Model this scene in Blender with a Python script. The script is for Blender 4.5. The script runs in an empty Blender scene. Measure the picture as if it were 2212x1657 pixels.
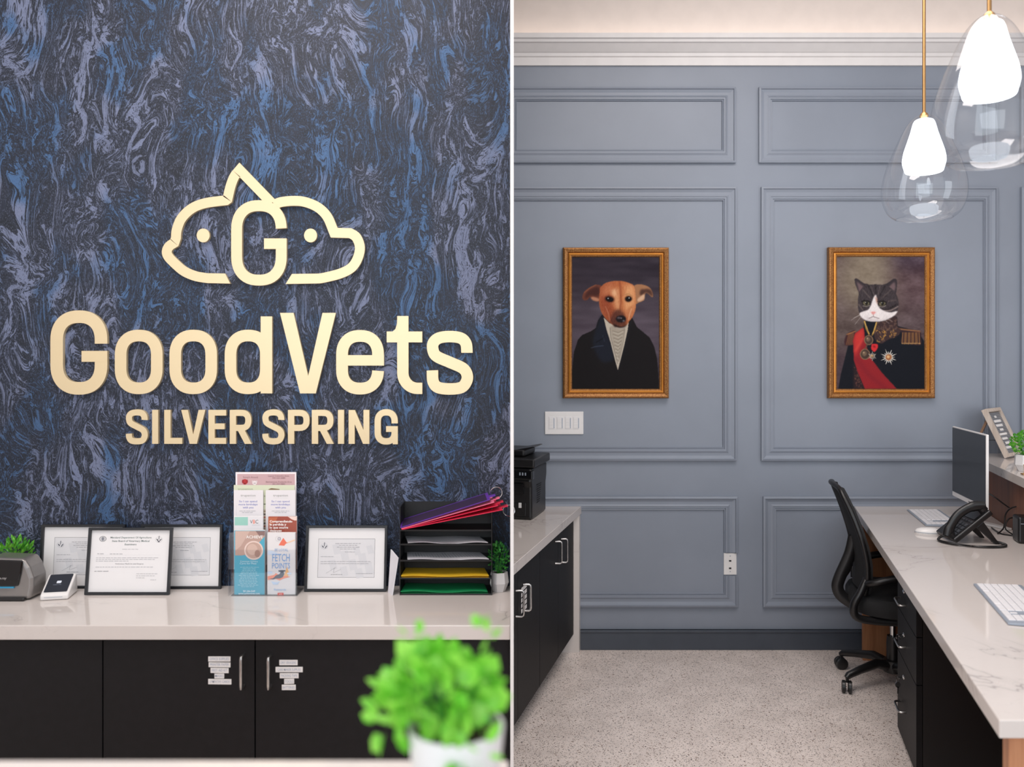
import bpy, math, random
import numpy as np
from mathutils import Vector, Matrix
random.seed(7)
PI = math.pi
C = bpy.context.scene.collection

# ------------------------------------------------------------------ camera
F = 1800.0            # focal length in pixels of the 2212 px frame
CX, CY = 1106.0, 771.0
H = 1.578             # eye height
cd = bpy.data.cameras.new('camera')
cam = bpy.data.objects.new('camera', cd)
C.objects.link(cam)
cam.location = (0, 0, H)
cam.rotation_euler = (PI/2, 0, 0)
cd.sensor_width = 36
cd.lens = 36*F/2212
cd.shift_y = -(828.5-CY)/2212
cd.clip_start = 0.02
cd.dof.use_dof = True
cd.dof.focus_distance = 3.5
APER = 0.012
cd.dof.aperture_fstop = (cd.lens/1000)/APER
bpy.context.scene.camera = cam

# ------------------------------------------------------------------ world, light, exposure
sc = bpy.context.scene
sc.view_settings.view_transform = 'Standard'
sc.view_settings.look = 'None'
sc.view_settings.exposure = 0.06
sc.view_settings.gamma = 1.0
w = bpy.data.worlds.new('world'); sc.world = w
w.use_nodes = True
w.node_tree.nodes['Background'].inputs[0].default_value = (0.88, 0.94, 1.0, 1)
w.node_tree.nodes['Background'].inputs[1].default_value = 1.0

def area(name, loc, aim, sx, sy, power, col=(1, 1, 1)):
    l = bpy.data.lights.new(name, 'AREA'); l.shape = 'RECTANGLE'
    l.size = sx; l.size_y = sy; l.energy = power; l.color = col
    o = bpy.data.objects.new(name, l); C.objects.link(o)
    o.location = loc
    o.rotation_euler = (Vector(aim)-Vector(loc)).to_track_quat('-Z', 'Y').to_euler()
    return o
area('ceiling_panel_light', (1.05, 2.5, 3.62), (1.05, 2.6, 0), 1.6, 1.6, 50, (1, 0.925, 0.89))
area('ceiling_panel_light', (-1.0, 1.3, 3.62), (-1.0, 1.5, 0), 1.4, 1.2, 50, (1, 0.925, 0.885))
area('cove_strip_light', (1.0, 4.45, 3.285), (1.0, 4.47, 4), 4.6, 0.03, 1.6, (1, 0.86, 0.76))
area('shopfront_window_light', (-0.6, -1.6, 1.9), (0.2, 3.5, 1.2), 3.6, 2.4, 58, (0.86, 0.935, 1.0))
area('side_fill_light', (3.5, 1.2, 1.9), (1.9, 4.4, 1.5), 1.6, 1.8, 26, (0.84, 0.92, 1.0))  # added cool fill to brighten the back wall's right part; no window there
def spot(name, loc, aim, power, ang, col):
    l = bpy.data.lights.new(name, 'SPOT'); l.energy = power; l.spot_size = math.radians(ang)
    l.spot_blend = 0.9; l.color = col; l.shadow_soft_size = 0.05
    o = bpy.data.objects.new(name, l); C.objects.link(o); o.location = loc
    o.rotation_euler = (Vector(aim)-Vector(loc)).to_track_quat('-Z', 'Y').to_euler()
spot('warm_ceiling_spot', (-0.25, 0.9, 3.5), (-0.10, 2.93, 1.50), 30, 15, (1, 0.62, 0.32))
spot('wallwash_ceiling_spot', (-0.55, 2.1, 3.6), (-0.55, 2.93, 2.6), 22, 70, (1, 0.93, 0.9))

# ------------------------------------------------------------------ helpers
def P(px, py, d):
    return Vector(((px-CX)/F*d, d, H-(py-CY)/F*d))
K = 521/1800.0        # the reception joinery runs at this slant to the back wall
YB = 4.5              # back wall
HT = 0.773            # worktop height
def SX(x, y): return x-K*(YB-y)
def D(py, h=HT): return F*(H-h)/(py-CY)    # distance of a point on a level surface

def lin(c):
    out = []
    for v in c[:3]:
        v = v/255.0
        out.append(v/12.92 if v <= 0.04045 else ((v+0.055)/1.055)**2.4)
    return tuple(out)+(1.0,)

def wm(o):
    m = o.matrix_basis.copy()
    p = o.parent
    while p:
        m = p.matrix_basis @ m
        p = p.parent
    return m

class MB:
    def __init__(s): s.v = []; s.f = []; s.c = []; s.col = None; s.n = 0
    def add(s, vs, fs, M=None, col=None):
        n = len(s.v)
        for p in vs:
            p = Vector(p)
            if M is not None: p = M @ p
            s.v.append(tuple(p))
        for f in fs:
            s.f.append(tuple(i+n for i in f)); s.c.append(col or s.col)
        return s
    def box(s, x0, y0, z0, x1, y1, z1, M=None, col=None):
        vs = [(x, y, z) for z in (z0, z1) for y in (y0, y1) for x in (x0, x1)]
        return s.add(vs, [(0, 2, 3, 1), (4, 5, 7, 6), (0, 1, 5, 4), (2, 6, 7, 3), (0, 4, 6, 2), (1, 3, 7, 5)], M, col)
    def sbox(s, x0, x1, y0, y1, z0, z1, col=None):      # box following the slant of the joinery
        vs = [(SX(x, y), y, z) for z in (z0, z1) for y in (y0, y1) for x in (x0, x1)]
        return s.add(vs, [(0, 2, 3, 1), (4, 5, 7, 6), (0, 1, 5, 4), (2, 6, 7, 3), (0, 4, 6, 2), (1, 3, 7, 5)], None, col)
    def tube(s, pts, r, n=10, closed=False, M=None, sq=1.0):
        pts = [Vector(p) for p in pts]; m = len(pts); rings = []
        up = None
        for i, p in enumerate(pts):
            a = pts[(i-1) % m] if (closed or i > 0) else p
            b = pts[(i+1) % m] if (closed or i < m-1) else p
            t = (b-a).normalized()
            if up is None:
                up = Vector((0, 0, 1)) if abs(t.z) < 0.9 else Vector((0, 1, 0))
            u = (up - t*up.dot(t)).normalized(); up = u
            w_ = t.cross(u)
            rr = r[i] if isinstance(r, (list, tuple)) else r
            rings.append([p+u*math.cos(2*PI*k/n)*rr+w_*math.sin(2*PI*k/n)*rr*sq for k in range(n)])
        vs = [q for ring in rings for q in ring]; fs = []
        for i in range(m if closed else m-1):
            j = (i+1) % m
            for k in range(n):
                fs.append((i*n+k, i*n+(k+1) % n, j*n+(k+1) % n, j*n+k))
        if not closed:
            fs.append(tuple(range(n))[::-1]); fs.append(tuple((m-1)*n+k for k in range(n)))
        return s.add(vs, fs, M)
    def lathe(s, prof, n=32, M=None, caps=True):
        vs = [(r*math.cos(2*PI*k/n), r*math.sin(2*PI*k/n), z) for r, z in prof for k in range(n)]
        m = len(prof)
        fs = [(i*n+k, i*n+(k+1) % n, (i+1)*n+(k+1) % n, (i+1)*n+k) for i in range(m-1) for k in range(n)]
        if caps:
            fs.append(tuple(range(n))[::-1]); fs.append(tuple((m-1)*n+k for k in range(n)))
        return s.add(vs, fs, M)
    def prism(s, poly, a, b, fn, col=None):             # fn(u, v, w) -> point; w runs a..b
        n = len(poly)
        ar = sum(poly[i][0]*poly[(i+1) % n][1]-poly[(i+1) % n][0]*poly[i][1] for i in range(n))
        if ar < 0: poly = poly[::-1]
        if fn is sg: b += s.n*0.0004; s.n += 1
        vs = [fn(u, v, a) for u, v in poly]+[fn(u, v, b) for u, v in poly]
        fs = [tuple(range(n))[::-1], tuple(range(n, 2*n))]
        fs += [(i, (i+1) % n, n+(i+1) % n, n+i) for i in range(n)]
        return s.add(vs, fs, None, col)
    def ribbon(s, pts, wd, a, b, fn, closed=False, cut0=None, cut1=None):
        q_ = [tuple(pts[0])]
        for p in pts[1:]:
            if (Vector(p)-Vector(q_[-1])).length > (wd*0.09 if not isinstance(wd, list) else 0): q_.append(tuple(p))
        if closed and (Vector(q_[0])-Vector(q_[-1])).length < wd*0.09: q_.pop()
        pts = q_
        m = len(pts); L = []; R = []
        b += s.n*0.0004; s.n += 1
        for i in range(m):
            p = Vector(pts[i])
            pa = Vector(pts[(i-1) % m]) if (closed or i > 0) else None
            pb = Vector(pts[(i+1) % m]) if (closed or i < m-1) else None
            d1 = (p-pa).normalized() if pa is not None else None
            d2 = (pb-p).normalized() if pb is not None else None
            if d1 is None: d1 = d2
            if d2 is None: d2 = d1
            n1 = Vector((-d1.y, d1.x)); n2 = Vector((-d2.y, d2.x))
            nn = (n1+n2)
            nn = nn.normalized() if nn.length > 1e-6 else n1
            k = 1/max(0.45, nn.dot(n1))
            ww = wd[i] if isinstance(wd, list) else wd
            L.append(p+nn*ww/2*k); R.append(p-nn*ww/2*k)
        if cut0: L[0], R[0] = Vector(cut0[0]), Vector(cut0[1])
        if cut1: L[-1], R[-1] = Vector(cut1[0]), Vector(cut1[1])
        vs = []
        for i in range(m):
            vs += [fn(L[i].x, L[i].y, a), fn(R[i].x, R[i].y, a), fn(L[i].x, L[i].y, b), fn(R[i].x, R[i].y, b)]
        fs = []
        for i in range(m if closed else m-1):
            j = (i+1) % m; A = 4*i; B = 4*j
            fs += [(A, A+1, B+1, B), (A+2, B+2, B+3, A+3), (A, B, B+2, A+2), (A+1, A+3, B+3, B+1)]
        if not closed:
            fs += [(0, 2, 3, 1), (4*m-4, 4*m-3, 4*m-1, 4*m-2)]
        return s.add(vs, fs)
    def build(s, name, mat, parent=None, world=True, bevel=0, seg=2, smooth=False, recalc=True):
        me = bpy.data.meshes.new(name)
        vs = s.v
        if parent is not None and world:
            im = wm(parent).inverted()
            vs = [tuple(im @ Vector(p)) for p in vs]
        me.from_pydata(vs, [], s.f)
        me.materials.append(mat)
        if any(c is not None for c in s.c):
            at = me.color_attributes.new('Col', 'FLOAT_COLOR', 'CORNER')
            arr = np.ones((len(me.loops), 4), dtype=np.float32)
            i = 0
            for f, c in zip(s.f, s.c):
                cc = lin(c) if c is not None else (1, 1, 1, 1)
                arr[i:i+len(f)] = cc; i += len(f)
            at.data.foreach_set('color', arr.ravel())
        if recalc:
            import bmesh
            bm = bmesh.new(); bm.from_mesh(me)
            bmesh.ops.recalc_face_normals(bm, faces=bm.faces)
            bm.to_mesh(me); bm.free()
        if smooth:
            me.polygons.foreach_set('use_smooth', [True]*len(me.polygons))
        o = bpy.data.objects.new(name, me); C.objects.link(o)
        if parent is not None: o.parent = parent
        if bevel:
            b = o.modifiers.new('bevel', 'BEVEL'); b.width = bevel; b.segments = seg
            b.limit_method = 'ANGLE'; b.angle_limit = math.radians(40)
            b.harden_normals = False
        if smooth and not bevel:
            me.set_sharp_from_angle(angle=math.radians(45))
        return o

def tag(o, label, cat, group=None):
    o['label'] = label; o['category'] = cat
    if group: o['group'] = group
    return o
def thing(name, label, cat, loc=(0, 0, 0), rz=0, group=None):
    o = bpy.data.objects.new(name, None); C.objects.link(o)
    o.empty_display_size = 0.05
    o.location = loc; o.rotation_euler = (0, 0, rz)
    return tag(o, label, cat, group)
def struct(o): o['kind'] = 'structure'; return o
def dup(o, parent=None):
    c = o.copy(); C.objects.link(c)
    if parent is not None: c.parent = parent
    for ch in list(o.children): dup(ch, c)
    return c

# ------------------------------------------------------------------ materials
def N(nt, t, **kw):
    n = nt.nodes.new(t)
    for k, v in kw.items():
        if k.startswith('i_'):
            key = k[2:].replace('_', ' ')
            n.inputs[key].default_value = v
        else: setattr(n, k, v)
    return n
def base(name, col=(200, 200, 200), rough=0.5, metal=0.0, spec=0.5):
    m = bpy.data.materials.new(name); m.use_nodes = True
    b = m.node_tree.nodes['Principled BSDF']
    b.inputs['Base Color'].default_value = lin(col)
    b.inputs['Roughness'].default_value = rough
    b.inputs['Metallic'].default_value = metal
    b.inputs['Specular IOR Level'].default_value = spec
    return m, m.node_tree, b
def math_(nt, op, a, b=None, c=None):
    n = nt.nodes.new('ShaderNodeMath'); n.operation = op
    for i, x in enumerate((a, b, c)):
        if x is None: continue
        if isinstance(x, (int, float)): n.inputs[i].default_value = x
        else: nt.links.new(x, n.inputs[i])
    return n.outputs[0]
def mixc(nt, f, a, b):
    n = nt.nodes.new('ShaderNodeMix'); n.data_type = 'RGBA'
    if isinstance(f, (int, float)): n.inputs[0].default_value = f
    else: nt.links.new(f, n.inputs[0])
    for i, x in ((6, a), (7, b)):
        if isinstance(x, tuple): n.inputs[i].default_value = x
        else: nt.links.new(x, n.inputs[i])
    return n.outputs[2]
def noise(nt, vec, scale, detail=2, rough=0.5, dist=0.0):
    n = nt.nodes.new('ShaderNodeTexNoise'); n.inputs['Scale'].default_value = scale
    n.inputs['Detail'].default_value = detail; n.inputs['Roughness'].default_value = rough
    n.inputs['Distortion'].default_value = dist
    if vec is not None: nt.links.new(vec, n.inputs['Vector'])
    return n
def coords(nt, sc_=(1, 1, 1), loc=(0, 0, 0), rot=(0, 0, 0)):
    t = nt.nodes.new('ShaderNodeTexCoord'); m = nt.nodes.new('ShaderNodeMapping')
    m.inputs['Scale'].default_value = sc_; m.inputs['Location'].default_value = loc; m.inputs['Rotation'].default_value = rot
    nt.links.new(t.outputs['Object'], m.inputs['Vector'])
    return m.outputs[0]
def smooth(nt, x, lo, hi):
    n = nt.nodes.new('ShaderNodeMapRange'); n.interpolation_type = 'SMOOTHSTEP'
    nt.links.new(x, n.inputs[0]); n.inputs[1].default_value = lo; n.inputs[2].default_value = hi
    return n.outputs[0]
def bump(nt, b, h, strength, dist=0.001):
    n = nt.nodes.new('ShaderNodeBump'); n.inputs['Strength'].default_value = strength
    n.inputs['Distance'].default_value = dist
    nt.links.new(h, n.inputs['Height']); nt.links.new(n.outputs[0], b.inputs['Normal'])

def plain(name, col, rough=0.5, metal=0.0, spec=0.5, var=0.06, vscale=12, bmp=0.0, bscale=300):
    m, nt, b = base(name, col, rough, metal, spec)
    v = coords(nt)
    n = noise(nt, v, vscale, 3)
    c1 = lin(tuple(max(0, x*(1-var)) for x in col)); c2 = lin(tuple(min(255, x*(1+var)) for x in col))
    nt.links.new(mixc(nt, smooth(nt, n.outputs[0], 0.3, 0.7), c1, c2), b.inputs['Base Color'])
    if bmp:
        bump(nt, b, noise(nt, v, bscale, 3).outputs[0], bmp)
    return m

M = {}
def wallpaper():
    m, nt, b = base('wallpaper_marbled_navy', (30, 38, 52), 0.5, 0.0, 0.35)
    v = coords(nt, (1, 1, 0.62))
    def warp(v, scale, amp, det=1, sq=(1, 1, 1)):
        n = noise(nt, v, scale, det)
        s = nt.nodes.new('ShaderNodeVectorMath'); s.operation = 'SUBTRACT'; s.inputs[1].default_value = (.5, .5, .5)
        nt.links.new(n.outputs['Color'], s.inputs[0])
        k = nt.nodes.new('ShaderNodeVectorMath'); k.operation = 'MULTIPLY'; k.inputs[1].default_value = tuple(amp*q for q in sq)
        nt.links.new(s.outputs[0], k.inputs[0])
        a = nt.nodes.new('ShaderNodeVectorMath'); a.operation = 'ADD'
        nt.links.new(v, a.inputs[0]); nt.links.new(k.outputs[0], a.inputs[1])
        return a.outputs[0]
    w1 = warp(v, 4.6, 0.34, 1, (0.7, 0.3, 1.3))
    w2 = warp(w1, 12.0, 0.13, 1, (1, 0.3, 1.2))
    w3 = warp(w2, 40.0, 0.022, 2)
    mp = nt.nodes.new('ShaderNodeMapping'); mp.inputs['Scale'].default_value = (1, 1, 0.30)
    nt.links.new(w3, mp.inputs['Vector'])
    big = noise(nt, mp.outputs[0], 22, 3, 0.6).outputs[0]
    fine = noise(nt, mp.outputs[0], 95, 4, 0.7).outputs[0]
    grain = noise(nt, mp.outputs[0], 190, 3, 0.6).outputs[0]
    dens = noise(nt, v, 6.5, 2).outputs[0]
    # pools of blue, broken by thin contour lines and dense flecks
    lines = math_(nt, 'SINE', math_(nt, 'MULTIPLY', big, 110.0))
    pv = math_(nt, 'ADD', math_(nt, 'ADD', big, math_(nt, 'MULTIPLY', fine, 0.5)), math_(nt, 'MULTIPLY', dens, 0.22))
    pools = math_(nt, 'MULTIPLY', smooth(nt, pv, 0.935, 0.945), smooth(nt, lines, -0.9, -0.7))
    gate = smooth(nt, dens, 0.40, 0.58)
    fil = smooth(nt, math_(nt, 'ADD', lines, math_(nt, 'MULTIPLY', fine, 2.4)), 2.12, 2.22)
    flecks = smooth(nt, math_(nt, 'ADD', fine, math_(nt, 'MULTIPLY', gate, 0.03)), 0.60, 0.62)
    sp = smooth(nt, grain, 0.60, 0.64)
    a = math_(nt, 'MAXIMUM', pools, math_(nt, 'MULTIPLY', fil, 0.8))
    a = math_(nt, 'MAXIMUM', a, math_(nt, 'MULTIPLY', flecks, 0.7))
    a = math_(nt, 'MAXIMUM', a, math_(nt, 'MULTIPLY', sp, 0.38))
    dv = coords(nt, (330, 1, 150), (0, 0, 0), (0, 0.5, 0))
    wv = nt.nodes.new('ShaderNodeVectorMath'); wv.operation = 'ADD'; nt.links.new(dv, wv.inputs[0])
    wk = nt.nodes.new('ShaderNodeVectorMath'); wk.operation = 'SCALE'; nt.links.new(w2, wk.inputs[0]); wk.inputs['Scale'].default_value = 30
    nt.links.new(wk.outputs[0], wv.inputs[1])
    spk = noise(nt, wv.outputs[0], 1.0, 2, 0.6).outputs[0]
    specks = math_(nt, 'MULTIPLY', smooth(nt, spk, 0.55, 0.66), 0.42)
    a = math_(nt, 'MAXIMUM', a, specks)
    a = math_(nt, 'MULTIPLY', a, math_(nt, 'SUBTRACT', 1.0, math_(nt, 'MULTIPLY', smooth(nt, spk, 0.46, 0.38), 0.35)))
    hue = smooth(nt, math_(nt, 'ADD', noise(nt, v, 4.5, 3).outputs[0], math_(nt, 'MULTIPLY', dens, 0.3)), 0.58, 0.70)
    blue = mixc(nt, hue, lin((62, 92, 130)), lin((104, 112, 138)))
    dark = mixc(nt, smooth(nt, grain, 0.35, 0.6), lin((21, 26, 37)), lin((33, 39, 54)))
    nt.links.new(mixc(nt, a, dark, blue), b.inputs['Base Color'])
    bump(nt, b, math_(nt, 'ADD', math_(nt, 'MULTIPLY', a, 0.6), spk), 0.45, 0.0015)
    return m
M['wallpaper'] = wallpaper()

def marble(name, vein=(150, 143, 140), col=(206, 198, 193), rough=0.07, rot=0.5, sc_=1.0):
    m, nt, b = base(name, col, rough)
    v = coords(nt, (sc_, sc_, sc_), (3.1, 1.7, 0), (0, 0, rot))
    n1 = noise(nt, v, 1.3, 5, 0.55, 1.1).outputs[0]
    l1 = math_(nt, 'ABSOLUTE', math_(nt, 'SUBTRACT', n1, 0.5))
    thin = math_(nt, 'SUBTRACT', 1.0, smooth(nt, l1, 0.0, 0.006))
    wide = math_(nt, 'SUBTRACT', 1.0, smooth(nt, l1, 0.0, 0.05))
    n2 = noise(nt, v, 4.0, 5, 0.6, 1.0).outputs[0]
    l2 = math_(nt, 'SUBTRACT', 1.0, smooth(nt, math_(nt, 'ABSOLUTE', math_(nt, 'SUBTRACT', n2, 0.52)), 0.0, 0.005))
    gate = smooth(nt, noise(nt, v, 2.3, 2).outputs[0], 0.45, 0.7)
    f = math_(nt, 'ADD', math_(nt, 'MULTIPLY', thin, 0.6), math_(nt, 'MULTIPLY', wide, 0.13))
    f = math_(nt, 'MULTIPLY', math_(nt, 'ADD', f, math_(nt, 'MULTIPLY', l2, 0.22)), gate)
    nt.links.new(mixc(nt, f, lin(col), lin(vein)), b.inputs['Base Color'])
    return m
M['marble'] = marble('white_marble_quartz')

def terrazzo():
    m, nt, b = base('terrazzo_floor', (200, 190, 184), 0.3)
    v = coords(nt)
    col = mixc(nt, smooth(nt, noise(nt, v, 7, 3).outputs[0], 0.35, 0.65), lin((222, 210, 203)), lin((234, 222, 215)))
    for sc_, th, cc, seed in ((190, 0.24, (128, 112, 104), 1), (120, 0.20, (86, 74, 68), 5), (150, 0.2, (176, 160, 148), 4), (62, 0.16, (146, 126, 114), 9), (75, 0.13, (72, 62, 60), 14), (95, 0.2, (186, 178, 174), 21)):
        vo = nt.nodes.new('ShaderNodeTexVoronoi'); vo.inputs['Scale'].default_value = sc_
        vv = coords(nt, (1, 1.0, 1), (seed*0.37, seed*0.71, 0), (0, 0, seed))
        wn = noise(nt, vv, sc_*0.9, 2)
        mx = nt.nodes.new('ShaderNodeVectorMath'); mx.operation = 'MULTIPLY_ADD'
        nt.links.new(wn.outputs['Color'], mx.inputs[0]); mx.inputs[1].default_value = (1.0/sc_,)*3; nt.links.new(vv, mx.inputs[2])
        nt.links.new(mx.outputs[0], vo.inputs['Vector'])
        sep = nt.nodes.new('ShaderNodeSeparateColor'); nt.links.new(vo.outputs['Color'], sep.inputs[0])
        keep = math_(nt, 'GREATER_THAN', sep.outputs[0], 0.62)
        lim = math_(nt, 'MULTIPLY_ADD', sep.outputs[1], th, th*0.8)
        f = math_(nt, 'MULTIPLY', math_(nt, 'LESS_THAN', vo.outputs['Distance'], lim), keep)
        col = mixc(nt, f, col, lin(cc))
    nt.links.new(col, b.inputs['Base Color'])
    return m
M['terrazzo'] = terrazzo()

def wood(name, c1, c2, rough=0.45, axis=2, sc_=1.0):
    m, nt, b = base(name, c1, rough)
    s = [22*sc_, 22*sc_, 22*sc_]; s[axis] = 1.2*sc_
    v = coords(nt, tuple(s))
    n = noise(nt, v, 1.0, 5, 0.6, 0.6).outputs[0]
    g = noise(nt, v, 6.0, 3, 0.6).outputs[0]
    f = math_(nt, 'ADD', math_(nt, 'MULTIPLY', n, 0.7), math_(nt, 'MULTIPLY', g, 0.3))
    nt.links.new(mixc(nt, smooth(nt, f, 0.35, 0.68), lin(c1), lin(c2)), b.inputs['Base Color'])
    return m
M['wood_orange'] = wood('warm_oak_veneer', (190, 134, 96), (158, 104, 70), axis=2)
M['wood_brown'] = wood('dark_oak_veneer', (138, 88, 62), (108, 66, 46), axis=2)
M['wood_white'] = wood('whitewashed_wood', (205, 192, 180), (172, 154, 140), 0.6, axis=2)
M['wood_leg'] = wood('brown_easel_wood', (140, 108, 84), (112, 84, 64), 0.6)

M['grey_wall'] = plain('grey_blue_wall_paint', (131, 138, 150), 0.42, var=0.015, vscale=3, bmp=0.12, bscale=500)
M['felt'] = plain('grey_felt', (120, 112, 106), 0.8)
M['base_grey'] = plain('dark_slate_paint', (66, 72, 82), 0.4, var=0.02)
M['white_paint'] = plain('white_paint', (222, 218, 216), 0.5, var=0.01)
M['cove_paint'] = plain('warm_white_paint', (226, 214, 206), 0.6, var=0.01)
M['ceiling'] = plain('ceiling_paint', (232, 228, 224), 0.7, var=0.01)
M['black_lam'] = plain('black_laminate', (21, 20, 22), 0.55, 0, 0.25, var=0.08, vscale=40, bmp=0.15, bscale=600)
M['black_lam2'] = plain('matt_black_carcass', (20, 18, 19), 0.55, var=0.05)
M['steel'] = plain('brushed_steel', (190, 188, 186), 0.28, 1.0, var=0.04, vscale=80)
M['chrome'] = plain('chrome', (205, 205, 205), 0.12, 1.0, var=0.01)
M['gold_sign'] = plain('champagne_gold_metal', (216, 196, 158), 0.36, 0.4, var=0.0, vscale=60)
M['brass'] = plain('brass', (178, 138, 92), 0.38, 1.0, var=0.03)
M['black_frame'] = plain('black_frame_wood', (28, 30, 34), 0.4, var=0.08)
M['black_plastic'] = plain('black_plastic', (22, 21, 22), 0.35, var=0.08, bmp=0.1, bscale=700)
M['black_gloss'] = plain('glossy_black_plastic', (16, 16, 18), 0.12, var=0.03)
M['black_fabric'] = plain('black_mesh_fabric', (20, 20, 22), 0.8, var=0.2, vscale=300, bmp=0.5, bscale=900)
M['tray_black'] = plain('black_metal_mesh', (18, 18, 20), 0.45, var=0.1, vscale=200)
M['white_plastic'] = plain('white_plastic', (225, 222, 220), 0.3, var=0.01)
M['key_dark'] = plain('dark_grey_button', (58, 60, 64), 0.4)
M['grey_plastic'] = plain('silver_plastic', (150, 158, 170), 0.35, 0.2, var=0.02)
M['silver_shell'] = plain('satin_silver_plastic', (140, 136, 134), 0.3, 0.6, var=0.03)
M['key_white'] = plain('keycap_white', (222, 220, 222), 0.4, var=0.01)
M['screen'] = plain('dark_monitor_glass', (44, 47, 52), 0.3, var=0.04, vscale=4)
M['ceramic'] = plain('white_ceramic', (214, 212, 212), 0.35, var=0.02)
M['soil'] = plain('dark_soil', (60, 46, 36), 0.9, var=0.3, vscale=200)
M['paper'] = plain('white_paper', (228, 226, 226), 0.7, var=0.01)
M['grey_paper'] = plain('white_sheet_paper', (214, 212, 218), 0.7, var=0.01)
M['folder_yellow'] = plain('yellow_card', (232, 186, 40), 0.55, var=0.03)
M['folder_green'] = plain('green_card', (18, 140, 82), 0.55, var=0.03)
M['pouch_purple'] = plain('purple_vinyl', (98, 50, 160), 0.35, var=0.04)
M['pouch_pink'] = plain('pink_vinyl', (240, 120, 150), 0.35, var=0.04)
M['pouch_red'] = plain('red_vinyl', (222, 40, 76), 0.35, var=0.04)
M['blue_strip'] = plain('blue_translucent_strip', (40, 140, 180), 0.3, var=0.02)

def leaf(name, c1, c2):
    m, nt, b = base(name, c1, 0.4)
    v = coords(nt)
    n = noise(nt, v, 60, 2).outputs[0]
    nt.links.new(mixc(nt, smooth(nt, n, 0.35, 0.65), lin(c1), lin(c2)), b.inputs['Base Color'])
    tr = nt.nodes.new('ShaderNodeBsdfTranslucent'); tr.inputs[0].default_value = lin(c2)
    mx = nt.nodes.new('ShaderNodeMixShader'); mx.inputs[0].default_value = 0.3
    nt.links.new(b.outputs[0], mx.inputs[1]); nt.links.new(tr.outputs[0], mx.inputs[2])
    nt.links.new(mx.outputs[0], nt.nodes['Material Output'].inputs['Surface'])
    return m
M['leaf_bright'] = leaf('bright_green_leaf', (96, 190, 40), (150, 216, 84))
M['leaf_mid'] = leaf('green_leaf', (60, 150, 42), (120, 190, 60))
M['leaf_dark'] = leaf('deep_green_leaf', (38, 128, 50), (80, 170, 70))

def gold_frame():
    m, nt, b = base('carved_gilt_wood', (205, 140, 66), 0.42, 0.55)
    v = coords(nt)
    vo = nt.nodes.new('ShaderNodeTexVoronoi'); vo.inputs['Scale'].default_value = 230
    nt.links.new(v, vo.inputs['Vector'])
    n = noise(nt, v, 160, 3).outputs[0]
    nt.links.new(mixc(nt, smooth(nt, vo.outputs['Distance'], 0.15, 0.6), lin((184, 134, 76)), lin((132, 86, 44))), b.inputs['Base Color'])
    bump(nt, b, math_(nt, 'ADD', vo.outputs['Distance'], n), 0.35, 0.002)
    return m
M['gilt'] = gold_frame()
M['gilt_smooth'] = plain('smooth_gilt', (222, 150, 66), 0.3, 0.6, var=0.05)

def printm(name, rough):
    m, nt, b = base(name, (255, 255, 255), rough)
    a = nt.nodes.new('ShaderNodeVertexColor'); a.layer_name = 'Col'
    nt.links.new(a.outputs[0], b.inputs['Base Color'])
    return m
M['print'] = printm('printed_ink', 0.6)
M['canvas'] = printm('painted_canvas', 0.7)
M['canvas'].node_tree.nodes['Principled BSDF'].inputs['Specular IOR Level'].default_value = 0.15

def archglass(name, tint, refl=1.0, rough=0.0, frost=0.0):
    m = bpy.data.materials.new(name); m.use_nodes = True; nt = m.node_tree
    nt.nodes.remove(nt.nodes['Principled BSDF'])
    t = nt.nodes.new('ShaderNodeBsdfTransparent'); t.inputs[0].default_value = tint
    g = nt.nodes.new('ShaderNodeBsdfGlossy'); g.inputs['Roughness'].default_value = rough
    fr = nt.nodes.new('ShaderNodeLayerWeight'); fr.inputs['Blend'].default_value = 0.35
    mx = nt.nodes.new('ShaderNodeMixShader')
    f = math_(nt, 'MULTIPLY', math_(nt, 'MULTIPLY_ADD', math_(nt, 'POWER', fr.outputs['Facing'], 2.4), 0.5, 0.035+frost), refl)
    nt.links.new(f, mx.inputs[0]); nt.links.new(t.outputs[0], mx.inputs[1]); nt.links.new(g.outputs[0], mx.inputs[2])
    nt.links.new(mx.outputs[0], nt.nodes['Material Output'].inputs['Surface'])
    return m
M['glass'] = archglass('clear_blown_glass', (0.985, 0.99, 1, 1), 1.0, 0.03, 0.05)
M['pane'] = archglass('picture_glass', (0.99, 0.99, 0.99, 1), 0.7)
M['acrylic'] = archglass('clear_acrylic', (0.97, 0.98, 0.99, 1), 0.8, 0.05, 0.02)
def mesh_mat(name, col, alpha):
    m, nt, b = base(name, col, 0.5); b.inputs['Alpha'].default_value = alpha; return m
M['pouch_mesh'] = mesh_mat('translucent_purple_mesh', (60, 44, 78), 0.72)
def lampm():
    m, nt, b = base('lit_frosted_glass', (255, 255, 255), 0.3)
    b.inputs['Emission Color'].default_value = (0.84, 0.92, 1.0, 1); b.inputs['Emission Strength'].default_value = 4.5
    return m
M['lamp'] = lampm()
def bulbm():
    m, nt, b = base('lit_bulb', (255, 255, 255), 0.3)
    b.inputs['Emission Color'].default_value = (1, 0.98, 0.95, 1); b.inputs['Emission Strength'].default_value = 25
    return m
M['bulb'] = bulbm()

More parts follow.
